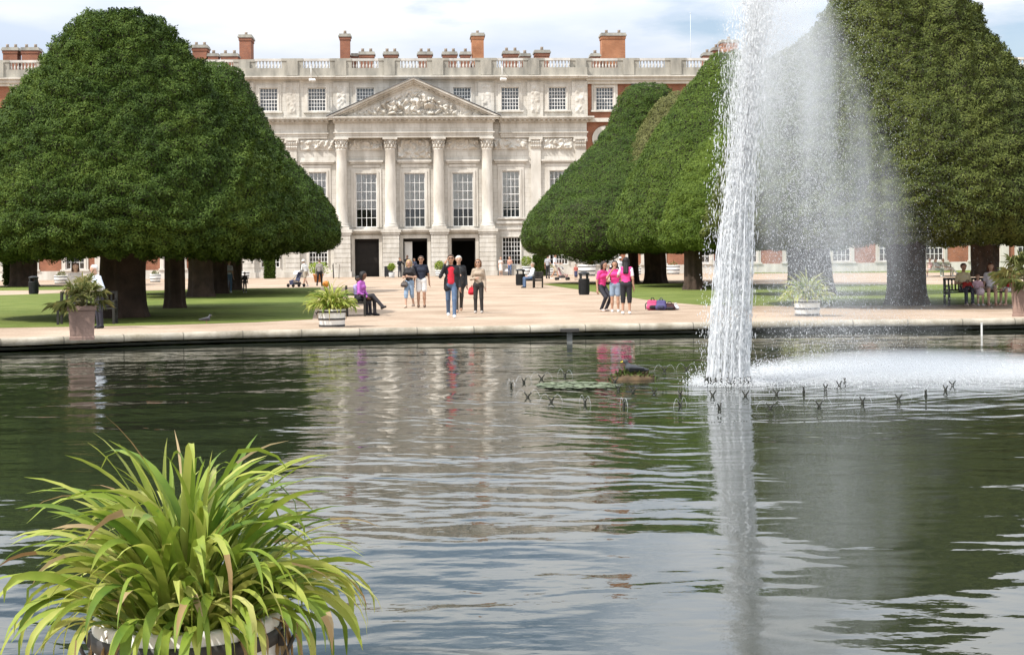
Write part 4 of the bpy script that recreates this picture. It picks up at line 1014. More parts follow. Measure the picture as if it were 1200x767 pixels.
# ================================================================== potted plants
STRAP = leaf_mat('strap_leaf', (0.080, 0.155, 0.018), (0.215, 0.290, 0.034), (0.44, 0.46, 0.10), 0.35, .3, 5.0)
STRAP_Y = leaf_mat('yellow_strap_leaf', (0.30, 0.34, 0.06), (0.40, 0.42, 0.10), (0.55, 0.52, 0.20), 0.35, .3, 5.0)
DRY = leaf_mat('dry_leaf', (0.22, 0.13, 0.055), (0.36, 0.25, 0.12), (0.52, 0.42, 0.26), 0.3)
SOIL = M('potting_soil', (0.028, 0.020, 0.014), 0.95, 0.5, 25, bump=.02, bscale=60)
TUBW = M('tub_white_paint', (0.72, 0.71, 0.68), 0.45, 0.07, 5.0, bump=.003, bscale=30)
HOOP = M('tub_hoop', (0.045, 0.042, 0.040), 0.5, 0.3, 8)
def ribbon(mb, p0, az, el, L, w, bend, twist=0.0, seg=12, mat=0, power=1.4, fold=.25, side=0.0, kink=None, tip=None):
    p = Vector(p0); vs = []; h = Vector((math.cos(az), math.sin(az), 0)); sd = Vector((-math.sin(az), math.cos(az), 0))
    for i in range(seg + 1):
        t_ = i / seg
        e = el - bend * t_ ** power
        if kink and t_ > kink: e -= 1.5 * (t_ - kink) / (1 - kink) + .5
        e = max(e, -1.5)
        hh = (h + sd * side * t_).normalized()
        d_ = hh * math.cos(e) + Vector((0, 0, math.sin(e)))
        up = -hh * math.sin(e) + Vector((0, 0, math.cos(e))); s2 = d_.cross(up).normalized()
        tw = twist * t_; s3 = s2 * math.cos(tw) + up * math.sin(tw); u3 = up * math.cos(tw) - s2 * math.sin(tw)
        wd = w * .5 * (0.55 + .45 * min(1, t_ * 4)) * (1 - max(0, (t_ - .62) / .38) ** 1.8) + .0004
        vs += [p - s3 * wd + u3 * wd * fold, p, p + s3 * wd + u3 * wd * fold]
        p = p + d_ * (L / seg)
    fs = []
    for i in range(seg):
        a = i * 3; fs += [(a, a + 1, a + 4, a + 3), (a + 1, a + 2, a + 5, a + 4)]
    if tip is None: mb.add(vs, fs, mat, True)
    else:
        mb.add(vs, fs[:-6], mat, True); mb.add(vs[-12:], [(a, a + 1, a + 4, a + 3) for a in (0, 3, 6)] + [(a + 1, a + 2, a + 5, a + 4) for a in (0, 3, 6)], tip, True)
def tub(parent, r, h, n=40, rings=True, name='tub'):
    mb = MB(); rb = r * .88; th_ = .05 * r / .35
    mb.lathe([(rb * .98, 0), (rb, .012), (r, h - .012), (r - .01, h), (r - th_ + .006, h), (r - th_, h - .012), (r - th_, h - .12 * h - .04)], n, cap=False)
    mb.lathe([(rb * .98, 0.0), (0.001, 0.0)], n, cap=False)
    o = mb.build(name, TUBW, parent)
    for zf in (.10, .46, .86):
        rr_ = rb + (r - rb) * zf + .006; q = .022 * h / .48 * 1.1
        m2_ = MB(); m2_.lathe([(rr_ - .004, zf * h - q), (rr_ + .002, zf * h - q), (rr_ + .004, zf * h + q), (rr_ - .004, zf * h + q)], n, cap=False); m2_.build('hoop', HOOP, o)
    if rings:
        for s in (-1, 1):
            m2_ = MB(); c_ = Vector((s * (r + .012), 0, h * .80))
            m2_.tube([c_ + Vector((s * .022 * math.sin(a) + s * .02, .045 * math.cos(a), .045 * math.sin(a) - .02)) for a in np.linspace(0, 2 * math.pi, 17)], .007, 6)
            m2_.obox((s * (r + .004), 0, h * .83), (.03, .05, .05)); m2_.build('handle', HOOP, o)
    return o
def soil(parent, r, z):
    mb = MB(); mb.lathe([(r, z - .05), (r, z), (r * .5, z + .012), (.01, z + .015)], 24, cap=False); return mb.build('soil', SOIL, parent)

def strap_plant(label, loc, r, h, nleaf, seed, Lr=(.42, .80), wr=(.030, .052), dry=30, group='white tubs of strap-leaved plants', seg=12, near=False):
    o = thing('potted_plant', label, 'potted plant', loc, 0, group)
    tub(o, r, h); soil(o, r - .05 * r / .35 - .002, h - .045)
    rnd = random.Random(seed); mb = MB(); S = r / .325 if near else r / .345
    for k in range(nleaf):
        az = rnd.random() * 6.283; q = rnd.random() ** .8; r0 = q * r * .82
        el = 1.50 - .80 * q ** 1.3 + rnd.gauss(0, .12)
        L = (Lr[0] + (Lr[1] - Lr[0]) * rnd.random()) * S * (1.14 - .46 * q)
        bend = .75 + 1.75 * rnd.random() ** 1.1 + .8 * q
        a2 = az + rnd.gauss(0, .45 + .9 * (1 - q))
        y = 1 if rnd.random() < (.15 + .18 * q if near else .55) else 0
        kink = .55 + .3 * rnd.random() if rnd.random() < .10 else None
        ribbon(mb, (math.cos(az) * r0, math.sin(az) * r0, h - .05), a2, el, L, (wr[0] + (wr[1] - wr[0]) * rnd.random()) * S, bend, rnd.gauss(0, .7), seg, y, power=1.7, side=rnd.gauss(0, .3), kink=kink, tip=2 if near and rnd.random() < .08 else None)
    if near:                                   # long leaves hanging over the rim
        for k in range(14):
            az = rnd.random() * 6.283
            ribbon(mb, (math.cos(az) * r * .74, math.sin(az) * r * .74, h - .04), az + rnd.gauss(0, .25), 1.0 + rnd.gauss(0, .2), .38 + .28 * rnd.random(), .022 + .014 * rnd.random(), 2.4 + .8 * rnd.random(), rnd.gauss(0, .6), 16, 1 if rnd.random() < .5 else 0, power=.75, side=rnd.gauss(0, .3))
    mb.build('foliage', [STRAP, STRAP_Y, DRY], o)
    if dry:
        mb = MB()
        for k in range(dry):
            az = rnd.random() * 6.283
            ribbon(mb, (math.cos(az) * r * .76, math.sin(az) * r * .76, h - .05), az + rnd.gauss(0, .3), .9 + rnd.gauss(0, .3), (.16 + .20 * rnd.random()) * S, .013 * S, 3.2, rnd.gauss(0, 2.5), 10, 0, power=.6, fold=.6)
        for k in range(dry):
            az = rnd.random() * 6.283; r0 = r * .75 * rnd.random()
            ribbon(mb, (math.cos(az) * r0, math.sin(az) * r0, h - .05), az, .6 + rnd.gauss(0, .5), .16 * S, .02 * S, 1.8, rnd.gauss(0, 2), 6, 0, fold=.6)
        mb.build('dry_leaves', DRY, o)
    return o
near_p = A(219, 718, 5.55)
strap_plant('white tub of long yellow-green strap leaves filling the lower left corner, nearest of all', (near_p.x, near_p.y, 0), .325, near_p.z, 380, 4, dry=40, near=True, Lr=(.46, .83), wr=(.020, .037))
pa = G(389, 383.2); strap_plant('white banded tub of strap leaves on the far rim beside the purple bench sitter', (pa.x, pa.y, 0), .36, .46, 340, 5, dry=8, seg=8, Lr=(.52, .86), wr=(.030, .046))
pb = G(946, 370.3); strap_plant('white banded tub of strap leaves on the far rim, seen through the fountain spray', (pb.x, pb.y, 0), .37, .47, 340, 6, dry=8, seg=8, Lr=(.54, .92), wr=(.030, .046))

# square planters with fan palms standing on the coping
TERRA = M('planter_clay', (0.30, 0.20, 0.16), 0.85, 0.25, 3, bump=.01, bscale=20)
PALM = leaf_mat('palm_leaf', (0.10, 0.12, 0.035), (0.17, 0.18, 0.06), (0.40, 0.30, 0.10), 0.3)
def palm(label, loc, w, h, sc, seed, rz):
    o = thing('palm_planter', label, 'planter', loc, rz, 'square planters with fan palms')
    mb = MB(); a, b_ = w / 2, w / 2 * .86
    def fr(hw, z): return [(-hw, -hw, z), (hw, -hw, z), (hw, hw, z), (-hw, hw, z)]
    lv = fr(b_ * 1.05, 0) + fr(b_ * 1.05, .06) + fr(b_, .07) + fr(a * .96, h - .09) + fr(a * 1.06, h - .08) + fr(a * 1.06, h) + fr(a * .9, h) + fr(a * .88, h - .07)
    fs = [(k * 4 + i, k * 4 + (i + 1) % 4, (k + 1) * 4 + (i + 1) % 4, (k + 1) * 4 + i) for k in range(7) for i in range(4)]
    mb.add(lv, fs); mb.add(fr(b_ * 1.05, 0), [(3, 2, 1, 0)])
    mb.build('planter', TERRA, o)
    mb = MB(); mb.box(-a * .87, a * .87, -a * .87, a * .87, h - .12, h - .05); mb.build('soil', SOIL, o)
    rnd = random.Random(seed); mb = MB(); st = MB()
    for k in range(26):
        az = rnd.random() * 6.283; el = 1.35 - 1.5 * (k / 26) + rnd.gauss(0, .12); L = (.30 + .22 * rnd.random()) * sc
        d_ = Vector((math.cos(az) * math.cos(el), math.sin(az) * math.cos(el), math.sin(el)))
        b0 = Vector((0, 0, h + .10 * sc)); tip = b0 + d_ * L
        st.tube([(0, 0, h - .06), b0 + d_ * .05, tip], [.02, .012, .008], 5)
        sd_ = d_.cross(Vector((0, 0, 1))).normalized(); up = sd_.cross(d_)
        for j in range(17):
            f_ = (j / 16 - .5) * 3.5; dd = d_ * math.cos(f_) + sd_ * math.sin(f_) + up * .15
            Lf = (.34 + .06 * rnd.random()) * sc * (1 - .25 * abs(f_) / 1.75)
            dr = Vector((0, 0, -.22 * sc * (.4 + rnd.random())))
            e = dd.cross(up).normalized() * .016 * sc
            mb.add([tip - e * .4, tip + e * .4, tip + dd * Lf * .6 + e + dr * .25, tip + dd * Lf + dr, tip + dd * Lf * .6 - e + dr * .25], [(0, 1, 2, 3, 4)])
    mb.build('fronds', PALM, o); st.build('stalks', M('palm_stalk', (.16, .15, .06), .7), o)
    return o
pl = G(92, 398.5, .09); palm('square clay planter with a spiky fan palm on the coping below the white-haired woman', (pl.x, pl.y + .28, .092), .56, .70, .95, 3, .25)
pr_ = G(1206, 371, .09); palm('square clay planter with yellowing fan palm cut by the right edge', (pr_.x, pr_.y + .28, .092), .72, .82, 1.25, 4, -.3)

# far white tubs along the palace wall
def far_tub(label, x, yb, wpx, kind, h=.62):
    p = G(x, yb); s = F / p.y; r = wpx / s / 2
    o = thing('white_tub', label, 'plant tub', (p.x, p.y, 0), 0, 'white tubs along the palace')
    tub(o, r, h, 20, False); soil(o, r * .85, h - .06)
    rnd = random.Random(int(x)); mb = MB()
    if kind == 'stem':
        mb.tube([(0, 0, h - .08), (.02, 0, h + 1.0), (0, 0, h + 1.9)], .03, 6); mb.build('stem', BARK, o); mb = MB()
        c_, R_, N_ = Vector((0, 0, h + 2.2)), .55, 700
    elif kind == 'bush': c_, R_, N_ = Vector((0, 0, h + .45)), r * 1.1, 500
    else: c_, R_, N_ = Vector((0, 0, h)), r * .6, 120
    for k in range(N_):
        d_ = Vector((rnd.gauss(0, 1), rnd.gauss(0, 1), rnd.gauss(0, .9))).normalized() * R_ * (.6 + .45 * rnd.random())
        p_ = c_ + d_; a = Vector((rnd.gauss(0, 1), rnd.gauss(0, 1), rnd.gauss(0, 1) + .5)).normalized(); e = a.orthogonal().normalized() * .035
        mb.add([p_, p_ + a * .08 + e, p_ + a * .17, p_ + a * .08 - e], [(0, 1, 2, 3)])
    mb.build('foliage', STRAP if kind == 'bush' else YEW_L, o)
    return o
for q in (('white tub beside the yew trunk at the far left edge', 12, 333.6, 13, 'low'), ('white tub against the brick wing left of the white-haired woman', 72, 332.6, 17, 'low'),
          ('white tub in the gap between the thickest trunk and the slim one', 182, 330.5, 13, 'low'), ('white tub at the left stone wall behind the farthest trunk', 284, 326.8, 17, 'stem'),
          ('white pot of bushy bright green leaves in front of the right-hand door pier', 515, 323.8, 10, 'bush', .5), ('small white pot of bright leaves beside the photographers', 459, 325.2, 7, 'bush', .45),
          ('white tub at the clipped hedge by the palace wall', 645, 322.6, 18, 'low'), ('large white tub with a slim stem just behind the tall bin', 688, 323.5, 21, 'stem', .95),
          ('white tub seen between the narrow trunk and the broad trunk, right lawn', 747, 321.8, 9, 'low'), ('white tub against the brick wing right of the broad trunk', 789, 321.2, 16, 'low', .8),
          ('white tub just right of the jet against the brick wing', 895, 318.4, 12, 'low'), ('white tub below the window seen through the spray', 990, 317, 13, 'low'), ('white tub close to the left side of the huge olive yew trunk', 1037, 316.6, 12, 'low')):
    far_tub(*q)
# bright potted plants on the gravel
o = far_tub('bright yellow-green bush in a white pot behind the seated man with blue jeans', 617, 322.4, 11, 'bush', .8)
p = G(373, 330.5); o = thing('potted_plant', 'leafy plant in an orange clay pot beside the walking couple at the left', 'potted plant', (p.x, p.y, 0))
mb = MB(); mb.lathe([(.26, 0), (.36, .5), (.40, .5), (.40, .6), (.34, .6), (.33, .5)], 16); mb.build('pot', M('orange_clay', (.50, .22, .08), .8), o)
mb = MB(); rnd = random.Random(2)
for k in range(500):
    d_ = Vector((rnd.gauss(0, .3), rnd.gauss(0, .3), .6 + .75 * rnd.random())); a = Vector((rnd.gauss(0, 1), rnd.gauss(0, 1), .8)).normalized(); e = a.orthogonal().normalized() * .04
    mb.add([d_, d_ + a * .1 + e, d_ + a * .2, d_ + a * .1 - e], [(0, 1, 2, 3)])
mb.build('foliage', STRAP, o)
# ================================================================== people
def capsules_field(P_, caps, k=0.028):
    f = None
    for (a, b_, ra, rb, *_r) in caps:
        a = np.array(a, float); b_ = np.array(b_, float); ab = b_ - a; L2 = (ab * ab).sum() + 1e-9
        t_ = np.clip(((P_ - a) @ ab) / L2, 0, 1)
        d = np.linalg.norm(P_ - a - t_[..., None] * ab, axis=-1) - (ra + (rb - ra) * t_)
        if f is None: f = d
        else:
            h_ = np.clip(0.5 + 0.5 * (f - d) / k, 0, 1); f = f * (1 - h_) + d * h_ - k * h_ * (1 - h_)
    return f
def surfnet(fn, lo, hi, h):
    lo = np.array(lo, float); n = np.maximum(3, np.ceil((np.array(hi) - lo) / h).astype(int) + 1)
    gx, gy, gz = [lo[i] + h * np.arange(n[i]) for i in range(3)]
    P_ = np.stack(np.meshgrid(gx, gy, gz, indexing='ij'), -1)
    f = fn(P_); ins = f < 0
    acc = np.zeros((n[0] - 1, n[1] - 1, n[2] - 1, 3)); cnt = np.zeros((n[0] - 1, n[1] - 1, n[2] - 1))
    def sl(ax, off, m): return slice(off, off + m)
    dims = n - 1
    quads = []
    for ax in range(3):
        s0 = [slice(None)] * 3; s1 = [slice(None)] * 3; s0[ax] = slice(0, n[ax] - 1); s1[ax] = slice(1, n[ax])
        A_, B_ = f[tuple(s0)], f[tuple(s1)]; cr = (A_ < 0) != (B_ < 0)
        t_ = np.where(cr, A_ / (A_ - B_ + 1e-12), 0)
        pt = P_[tuple(s0)].copy(); pt[..., ax] += t_ * h
        o1, o2 = [q for q in range(3) if q != ax]
        for da in (0, 1):
            for db in (0, 1):
                # edges whose cell index is shifted by da, db
                e = [slice(None)] * 3; e[o1] = slice(da, da + dims[o1]); e[o2] = slice(db, db + dims[o2])
                c_ = cr[tuple(e)]; acc += np.where(c_[..., None], pt[tuple(e)], 0); cnt += c_
        idx = np.argwhere(cr); m = (idx[:, o1] > 0) & (idx[:, o1] < n[o1] - 1) & (idx[:, o2] > 0) & (idx[:, o2] < n[o2] - 1); idx = idx[m]
        if len(idx):
            q = []
            for da, db in ((0, 0), (1, 0), (1, 1), (0, 1)):
                c_ = idx.copy(); c_[:, o1] -= da; c_[:, o2] -= db; q.append(np.ravel_multi_index((c_[:, 0], c_[:, 1], c_[:, 2]), dims))
            q = np.stack(q, 1); fl = A_[tuple(idx.T)] < 0
            if ax == 1: fl = ~fl
            q[~fl] = q[~fl][:, ::-1]
            quads.append(q)
    act = cnt > 0; V = acc[act] / cnt[act][:, None]
    remap = -np.ones(act.size, int); remap[act.ravel()] = np.arange(act.sum())
    return V, remap[np.concatenate(quads)]
SK = {'pale': (.52, .33, .24), 'tan': (.42, .24, .16), 'dark': (.16, .085, .055)}
def skin_mat(k): return M('skin_' + k, SK[k], 0.55, 0.06, 6.0, spec=0.3)
def yup(v): return np.array(v, float)
ARMS = {'down': ((.05, -.02, -.29), (.07, .05, -.54)), 'fwd': ((.05, .08, -.28), (.05, .26, -.46)), 'back': ((.07, -.12, -.27), (.09, -.13, -.52)),
        'phone': ((.13, .13, -.24), (.0, .13, .10)), 'belly': ((.09, -.02, -.28), (-.10, .20, -.25)), 'lap': ((.07, .06, -.28), (-.04, .27, -.38)),
        'face': ((.10, .17, -.21), (-.07, .26, .06)), 'push': ((.06, .06, -.29), (.0, .36, -.30)), 'hip': ((.17, -.08, -.24), (.03, .06, -.40)),
        'round': ((.16, .05, -.20), (.28, .20, -.10)), 'out': ((.16, .08, -.20), (.26, .26, -.30))}
def person(label, px, py, h=1.72, face=0, pose='stand', armL='down', armR='down', top=(.3, .3, .3), sleeves='short', bottom=(.05, .06, .09), legs='long', hair=(.05, .03, .02), hairlen='short',
           skin='pale', shoes=(.05, .05, .05), lean=0.0, jacket=None, res=.022, shades=False, seat=.44, female=False, z0=0.0, skirt=False, cross=False, sleeve_col=None, hat=None, stepk=1.0, group=None, loc=None, look=0.0):
    W_ = .92 if female else 1.0
    J = {}
    hz = .93
    for s, q in ((-1, 'L'), (1, 'R')):
        J['hip' + q] = [s * .088, 0, hz]
        if pose == 'stand': J['knee' + q] = [s * .10, .025, .50]; J['ank' + q] = [s * .105, -.01, .085]
        elif pose == 'walk':
            f_ = s * stepk
            J['knee' + q] = [s * .085, .14 * f_ + .05, .51 + (.0 if f_ > 0 else .01)]; J['ank' + q] = [s * .08, .27 * f_ - (.06 if f_ < 0 else -.02), .09 if f_ > 0 else .13]
        elif pose == 'crouch': J['hip' + q] = [s * .09, -.14, .80]; J['knee' + q] = [s * .12, .16, .47]; J['ank' + q] = [s * .11, -.06, .085]
        elif pose == 'sit':
            zz = seat + .06
            J['hip' + q] = [s * .09, 0, zz + .03]; J['knee' + q] = [s * .11, .43, zz + .03]; J['ank' + q] = [s * .11, .45 if not (cross and s > 0) else .80, .085 if not (cross and s > 0) else .30]
            if cross and s > 0: J['knee' + q] = [s * .02, .44, zz + .13]
    pel = np.mean([J['hipL'], J['hipR']], 0) + np.array([0, 0, .03])
    ca, sa = math.cos(lean), math.sin(lean)
    def U(x, y, z): return np.array([x, y * ca + z * sa, z * ca - y * sa]) + pel       # upper body frame from the pelvis
    caps = []          # (a, b, ra, rb, material)
    SKN, TOP, BOT, SHO, JAC, SLV = 0, 1, 2, 3, 4, 5
    T = JAC if jacket else TOP
    caps += [(pel + [-.062 * W_, 0, -.02], pel + [.062 * W_, 0, -.02], .118, .118, BOT), (U(0, 0, .06), U(0, 0, .16), .125 * W_, .112 * W_, TOP),
             (U(-.05, 0, .10), U(.05, 0, .10), .098 * W_, .098 * W_, T), (U(-.075 * W_, .0, .33), U(.075 * W_, .0, .33), .113, .113, T), (U(-.055, 0, .2), U(.055, 0, .2), .105 * W_, .105 * W_, T), (U(-.145 * W_, -.01, .455), U(.145 * W_, -.01, .455), .068, .068, T),
             (U(0, -.01, .46), U(0, .0, .53), .065, .055, T if jacket else TOP), (U(0, -.005, .50), U(0, .015, .60), .054, .05, SKN)]
    if female: caps += [(U(-.075, .075, .35), U(.075, .075, .35), .065, .065, TOP)]
    if jacket: caps += [(U(-.015, .045, .40), U(-.015, .05, .04), .080, .085, TOP), (U(.02, .045, .40), U(.03, .05, .04), .080, .085, TOP), (U(-.10, -.0, .12), U(-.11, .0, -.12), .10, .10, JAC), (U(.10, -.0, .12), U(.11, .0, -.12), .10, .10, JAC), (U(-.06, -.04, .0), U(.06, -.04, -.1), .10, .10, JAC)]
    hc = U(0, .03, .705)
    lk = np.array([math.sin(look), math.cos(look), 0])
    caps += [(hc + [0, -.012, .015], hc + lk * .02 + [0, 0, .02], .094, .090, SKN), (hc + lk * .018 + [0, 0, -.06], hc + lk * .035 + [0, 0, -.07], .062, .055, SKN), (hc + lk * .095 + [0, 0, .005], hc + lk * .105 + [0, 0, -.028], .010, .016, SKN)]
    lr = np.array([lk[1], -lk[0], 0])
    for s in (-1, 1): caps += [(hc + lr * s * .09 + [0, -.005, .015], hc + lr * s * .092 + [0, -.01, -.025], .016, .012, SKN)]
    hands = []
    for s, q, arm in ((-1, 'L', armL), (1, 'R', armR)):
        e, w = ARMS[arm]
        sh = U(s * .175 * W_, -.01, .445); el = sh + [s * e[0], 0, 0] + (U(0, e[1], e[2]) - U(0, 0, 0)); wr = sh + [s * w[0], 0, 0] + (U(0, w[1], w[2]) - U(0, 0, 0))
        sm = SLV if sleeve_col else T
        ua = sm if sleeves != 'none' else SKN; fa = sm if sleeves == 'long' else SKN
        if sleeves == 'short': caps += [(sh, sh + (el - sh) * .62, .062, .056, ua), (sh + (el - sh) * .6, el, .042, .038, SKN)]
        else: caps += [(sh, el, .058 if ua else .048, .046 if ua else .038, ua)]
        caps += [(el, wr, .045 if fa else .037, .036 if fa else .026, fa)]
        d = (wr - el) / np.linalg.norm(wr - el); hd = wr + d * .085
        caps += [(wr, hd, .026, .034, SKN)]
        hands.append((wr, hd, d, s))
    for q in 'LR':
        hp, kn, an = [np.array(J[k + q], float) for k in ('hip', 'knee', 'ank')]
        if legs == 'long': caps += [(hp, kn, .092, .066, BOT), (kn, an, .064, .052, BOT)]
        elif legs == 'knee': caps += [(hp, kn, .098, .078, BOT), (kn, kn + (an - kn) * .25, .074, .07, BOT), (kn, an, .052, .036, SKN)]
        elif legs == 'short': m_ = hp + (kn - hp) * .72; caps += [(hp, m_, .10, .092, BOT), (m_, kn, .068, .052, SKN), (kn, kn + (an - kn) * .4, .052, .054, SKN), (kn + (an - kn) * .4, an, .054, .034, SKN)]
        fwd = np.array([0, 1, 0.])
        if cross and q == 'R': fwd = np.array([0, .8, .35])
        caps += [(an + [0, 0, -.035], an + fwd * .13 + [0, 0, -.055], .045, .036, SHO), (an + [0, 0, -.02], an - fwd * .03 + [0, 0, -.045], .042, .04, SHO)]
    if skirt: caps += [(pel + [0, 0, .02], (np.array(J['kneeL']) + J['kneeR']) / 2 + [0, 0, .05], .13, .19, BOT)]
    arr = np.concatenate([np.array([np.minimum(c_[0], c_[1]) - max(c_[2], c_[3]) - .04 for c_ in caps])]); lo = arr.min(0)
    hi = np.array([np.maximum(c_[0], c_[1]) + max(c_[2], c_[3]) + .04 for c_ in caps]).max(0)
    V, Q = surfnet(lambda p: capsules_field(p, caps), lo, hi, res)
    cen_ = V[Q].mean(1)
    D_ = np.stack([capsules_field(cen_, [c_]) for c_ in caps], 1); mi = np.array([c_[4] for c_ in caps])[D_.argmin(1)]
    # fingers: four and a thumb on each hand, curling a little
    fm = MB()
    for wr, hd, d, s in hands:
        up = np.cross(d, [s, .2, 0]); up /= np.linalg.norm(up) + 1e-9; sd_ = np.cross(up, d)
        for k in range(4):
            L_ = (.062, .075, .07, .055)[k]; b0 = hd + d * .012 + up * (k - 1.5) * .017; cl = sd_ * (-s) * .02
            fm.tube([b0 - d * .02, b0 + d * L_ * .5, b0 + d * L_ * .85 + cl, b0 + d * L_ + cl * 1.9], [.010, .0095, .0085, .006], 6)
        b0 = wr + d * .04 + up * .024; fm.tube([b0 - up * .01, b0 + up * .025 + d * .025, b0 + up * .03 + d * .06], [.012, .011, .007], 6)
    fv = np.array(fm.v); ff = [f for f in fm.f]
    me = bpy.data.meshes.new('body')
    nV = len(V)
    me.from_pydata([tuple(p) for p in V] + fm.v, [], [tuple(q) for q in Q] + [tuple(nV + i for i in f) for f in ff])
    for m_ in (skin_mat(skin), flat(top), flat(bottom), flat(shoes), flat(jacket or top), flat(sleeve_col or top)): me.materials.append(m_)
    me.polygons.foreach_set('material_index', np.concatenate([mi, np.zeros(len(ff), int)]).astype(np.int32)); me.polygons.foreach_set('use_smooth', np.ones(len(me.polygons), bool)); me.update()
    p0 = loc or G(px, py)
    o = thing('person', label, 'person', (p0[0], p0[1], z0), math.pi + face, group)
    o.scale = (h / 1.755,) * 3
    link('body', me, o)
    # eyes and mouth
    mb = MB()
    for s in (-1, 1): 
        c_ = hc + lk * .098 + lr * s * .034 + np.array([0, 0, .022]); mb.lathe([(.004, -.008), (.012, 0), (.004, .008)], 8, c_)
    c_ = hc + lk * .086 + np.array([0, 0, -.062]); mb.obox(c_, (.042, .012, .010), math.atan2(-lk[0], lk[1]))
    mb.build('face', flat((.10, .05, .04)), o)
    if shades:
        mb = MB(); rz_ = math.atan2(-lk[0], lk[1])
        for s in (-1, 1): mb.obox(hc + lk * .106 + lr * s * .034 + np.array([0, 0, .024]), (.054, .012, .036), rz_); mb.obox(hc + lk * .05 + lr * s * .094 + np.array([0, 0, .03]), (.008, .11, .01), rz_)
        mb.obox(hc + lk * .108 + np.array([0, 0, .03]), (.03, .008, .008), rz_)
        mb.build('sunglasses', M('dark_lens', (.012, .012, .014), .2, .1, 3, spec=.6), o)
    # hair
    if hairlen != 'bald':
        hcaps = [(hc + [0, -.015, .028] - lk * .01, hc + lk * .012 + [0, 0, .035], .101, .094, 0)]
        if hairlen in ('mid', 'long', 'tail'):
            for s in (-1, 1): hcaps += [(hc + lr * s * .075 - lk * .02, hc + lr * s * .085 - lk * .03 + [0, 0, -.12], .042, .034, 0)]
            hcaps += [(hc - lk * .05, hc - lk * .06 + [0, 0, -.13], .075, .06, 0)]
        if hairlen == 'long': hcaps += [(hc - lk * .08 + [-.03, 0, -.08], U(-.04, -.135, .33), .055, .045, 0), (hc - lk * .08 + [.03, 0, -.08], U(.04, -.135, .33), .055, .045, 0)]
        if hairlen == 'tail': hcaps += [(hc - lk * .11 + [0, 0, .0], hc - lk * .14 + [0, 0, -.2], .035, .015, 0)]
        def hf(p):
            f_ = capsules_field(p, hcaps, .03); cut = .118 - np.linalg.norm(p - (hc + lk * .105 + np.array([0, 0, -.045])), axis=-1); return np.maximum(f_, cut)
        hl = np.array([np.minimum(c_[0], c_[1]) - max(c_[2], c_[3]) - .04 for c_ in hcaps]).min(0); hh = np.array([np.maximum(c_[0], c_[1]) + max(c_[2], c_[3]) + .04 for c_ in hcaps]).max(0)
        Vh, Qh = surfnet(hf, hl, hh, .014 if res < .03 else .022)
        fast('hair', Vh, Qh, flat(hair, .6), o, None, True)
    if hat:
        mb = MB(); mb.lathe([(.02, .145), (.08, .13), (.108, .06), (.112, .035), (.17, .02), (.17, .012), (.1, .02)], 18, hc, cap=False); mb.build('hat', flat(hat), o)
    return o
WHT = (.72, .72, .70); BLK = (.022, .022, .025); JEAN = (.085, .13, .21); NAVY = (.020, .024, .040); PINK = (.74, .055, .24)
person('man in red shirt and open black jacket holding a phone to his ear, blue jeans', 529, 372, 1.78, .06, 'walk', 'down', 'phone', (.50, .022, .040), 'long', JEAN, 'long', (.05, .03, .02), 'short', 'tan', WHT, jacket=BLK, shades=True, stepk=-.8, res=.018)
person('grey-haired man in black jacket walking close behind the man in red shirt', 538, 366, 1.75, .1, 'walk', 'down', 'belly', (.05, .05, .05), 'long', (.06, .055, .05), 'long', (.55, .52, .48), 'short', 'pale', (.35, .22, .15), jacket=(.028, .028, .030), res=.02, stepk=.7)
person('woman in taupe cardigan and dark trousers carrying a red handbag', 561, 366.8, 1.64, -.15, 'stand', 'down', 'belly', (.36, .29, .22), 'long', (.035, .032, .030), 'long', (.16, .075, .035), 'mid', 'pale', (.45, .40, .36), female=True, shades=True, res=.018)
person('man in navy v-neck shirt and white shorts walking beside a blonde woman', 494, 360.3, 1.76, .0, 'stand', 'back', 'down', NAVY, 'short', (.74, .73, .72), 'short', (.06, .04, .03), 'short', 'tan', (.12, .075, .05), shades=True, res=.018)
person('blonde woman in black top and denim capris leaning towards the man in white shorts', 480, 360.6, 1.64, -.35, 'walk', 'belly', 'belly', (.028, .026, .028), 'short', (.24, .33, .45), 'knee', (.42, .29, .14), 'mid', 'pale', (.50, .40, .32), female=True, res=.018, stepk=.5, look=-.3)
GRP = 'girls in matching pink tops'
person('girl in pink top over black leggings, crouching leftmost of the pink trio', 709, 364.8, 1.66, .75, 'crouch', 'belly', 'down', PINK, 'short', (.03, .03, .038), 'long', (.028, .02, .018), 'tail', 'tan', (.66, .55, .48), female=True, lean=.12, res=.018, group=GRP)
person('girl in pink top and grey-blue shorts in the middle of the pink trio', 721, 365.6, 1.56, -.1, 'stand', 'down', 'face', PINK, 'short', (.22, .28, .36), 'short', (.028, .02, .018), 'tail', 'tan', WHT, female=True, lean=.1, res=.018, group=GRP)
person('black-haired girl seen from behind, pink top with white sleeves, black shorts', 734, 368, 1.66, 3.0, 'stand', 'face', 'down', PINK, 'short', BLK, 'knee', (.015, .013, .013), 'long', 'tan', WHT, female=True, lean=.08, res=.018, sleeve_col=(.72, .66, .70), group=GRP)
# the bench beside the far tub: two women
pbn = G(420, 369.5)
person('woman in bright purple top with crossed legs on the bench by the banded tub', 0, 0, 1.70, 1.25, 'sit', 'lap', 'lap', (.44, .12, .45), 'long', (.026, .024, .028), 'long', (.02, .018, .018), 'mid', 'dark', BLK, female=True, cross=True, lean=.12, loc=(pbn.x + .08, pbn.y - .28), res=.018)
person('smaller person in pale lilac top sitting behind the woman in purple', 0, 0, 1.52, 1.1, 'sit', 'lap', 'lap', (.45, .38, .62), 'long', (.03, .028, .035), 'long', (.022, .018, .016), 'short', 'dark', BLK, loc=(pbn.x - .05, pbn.y + .38), res=.02)
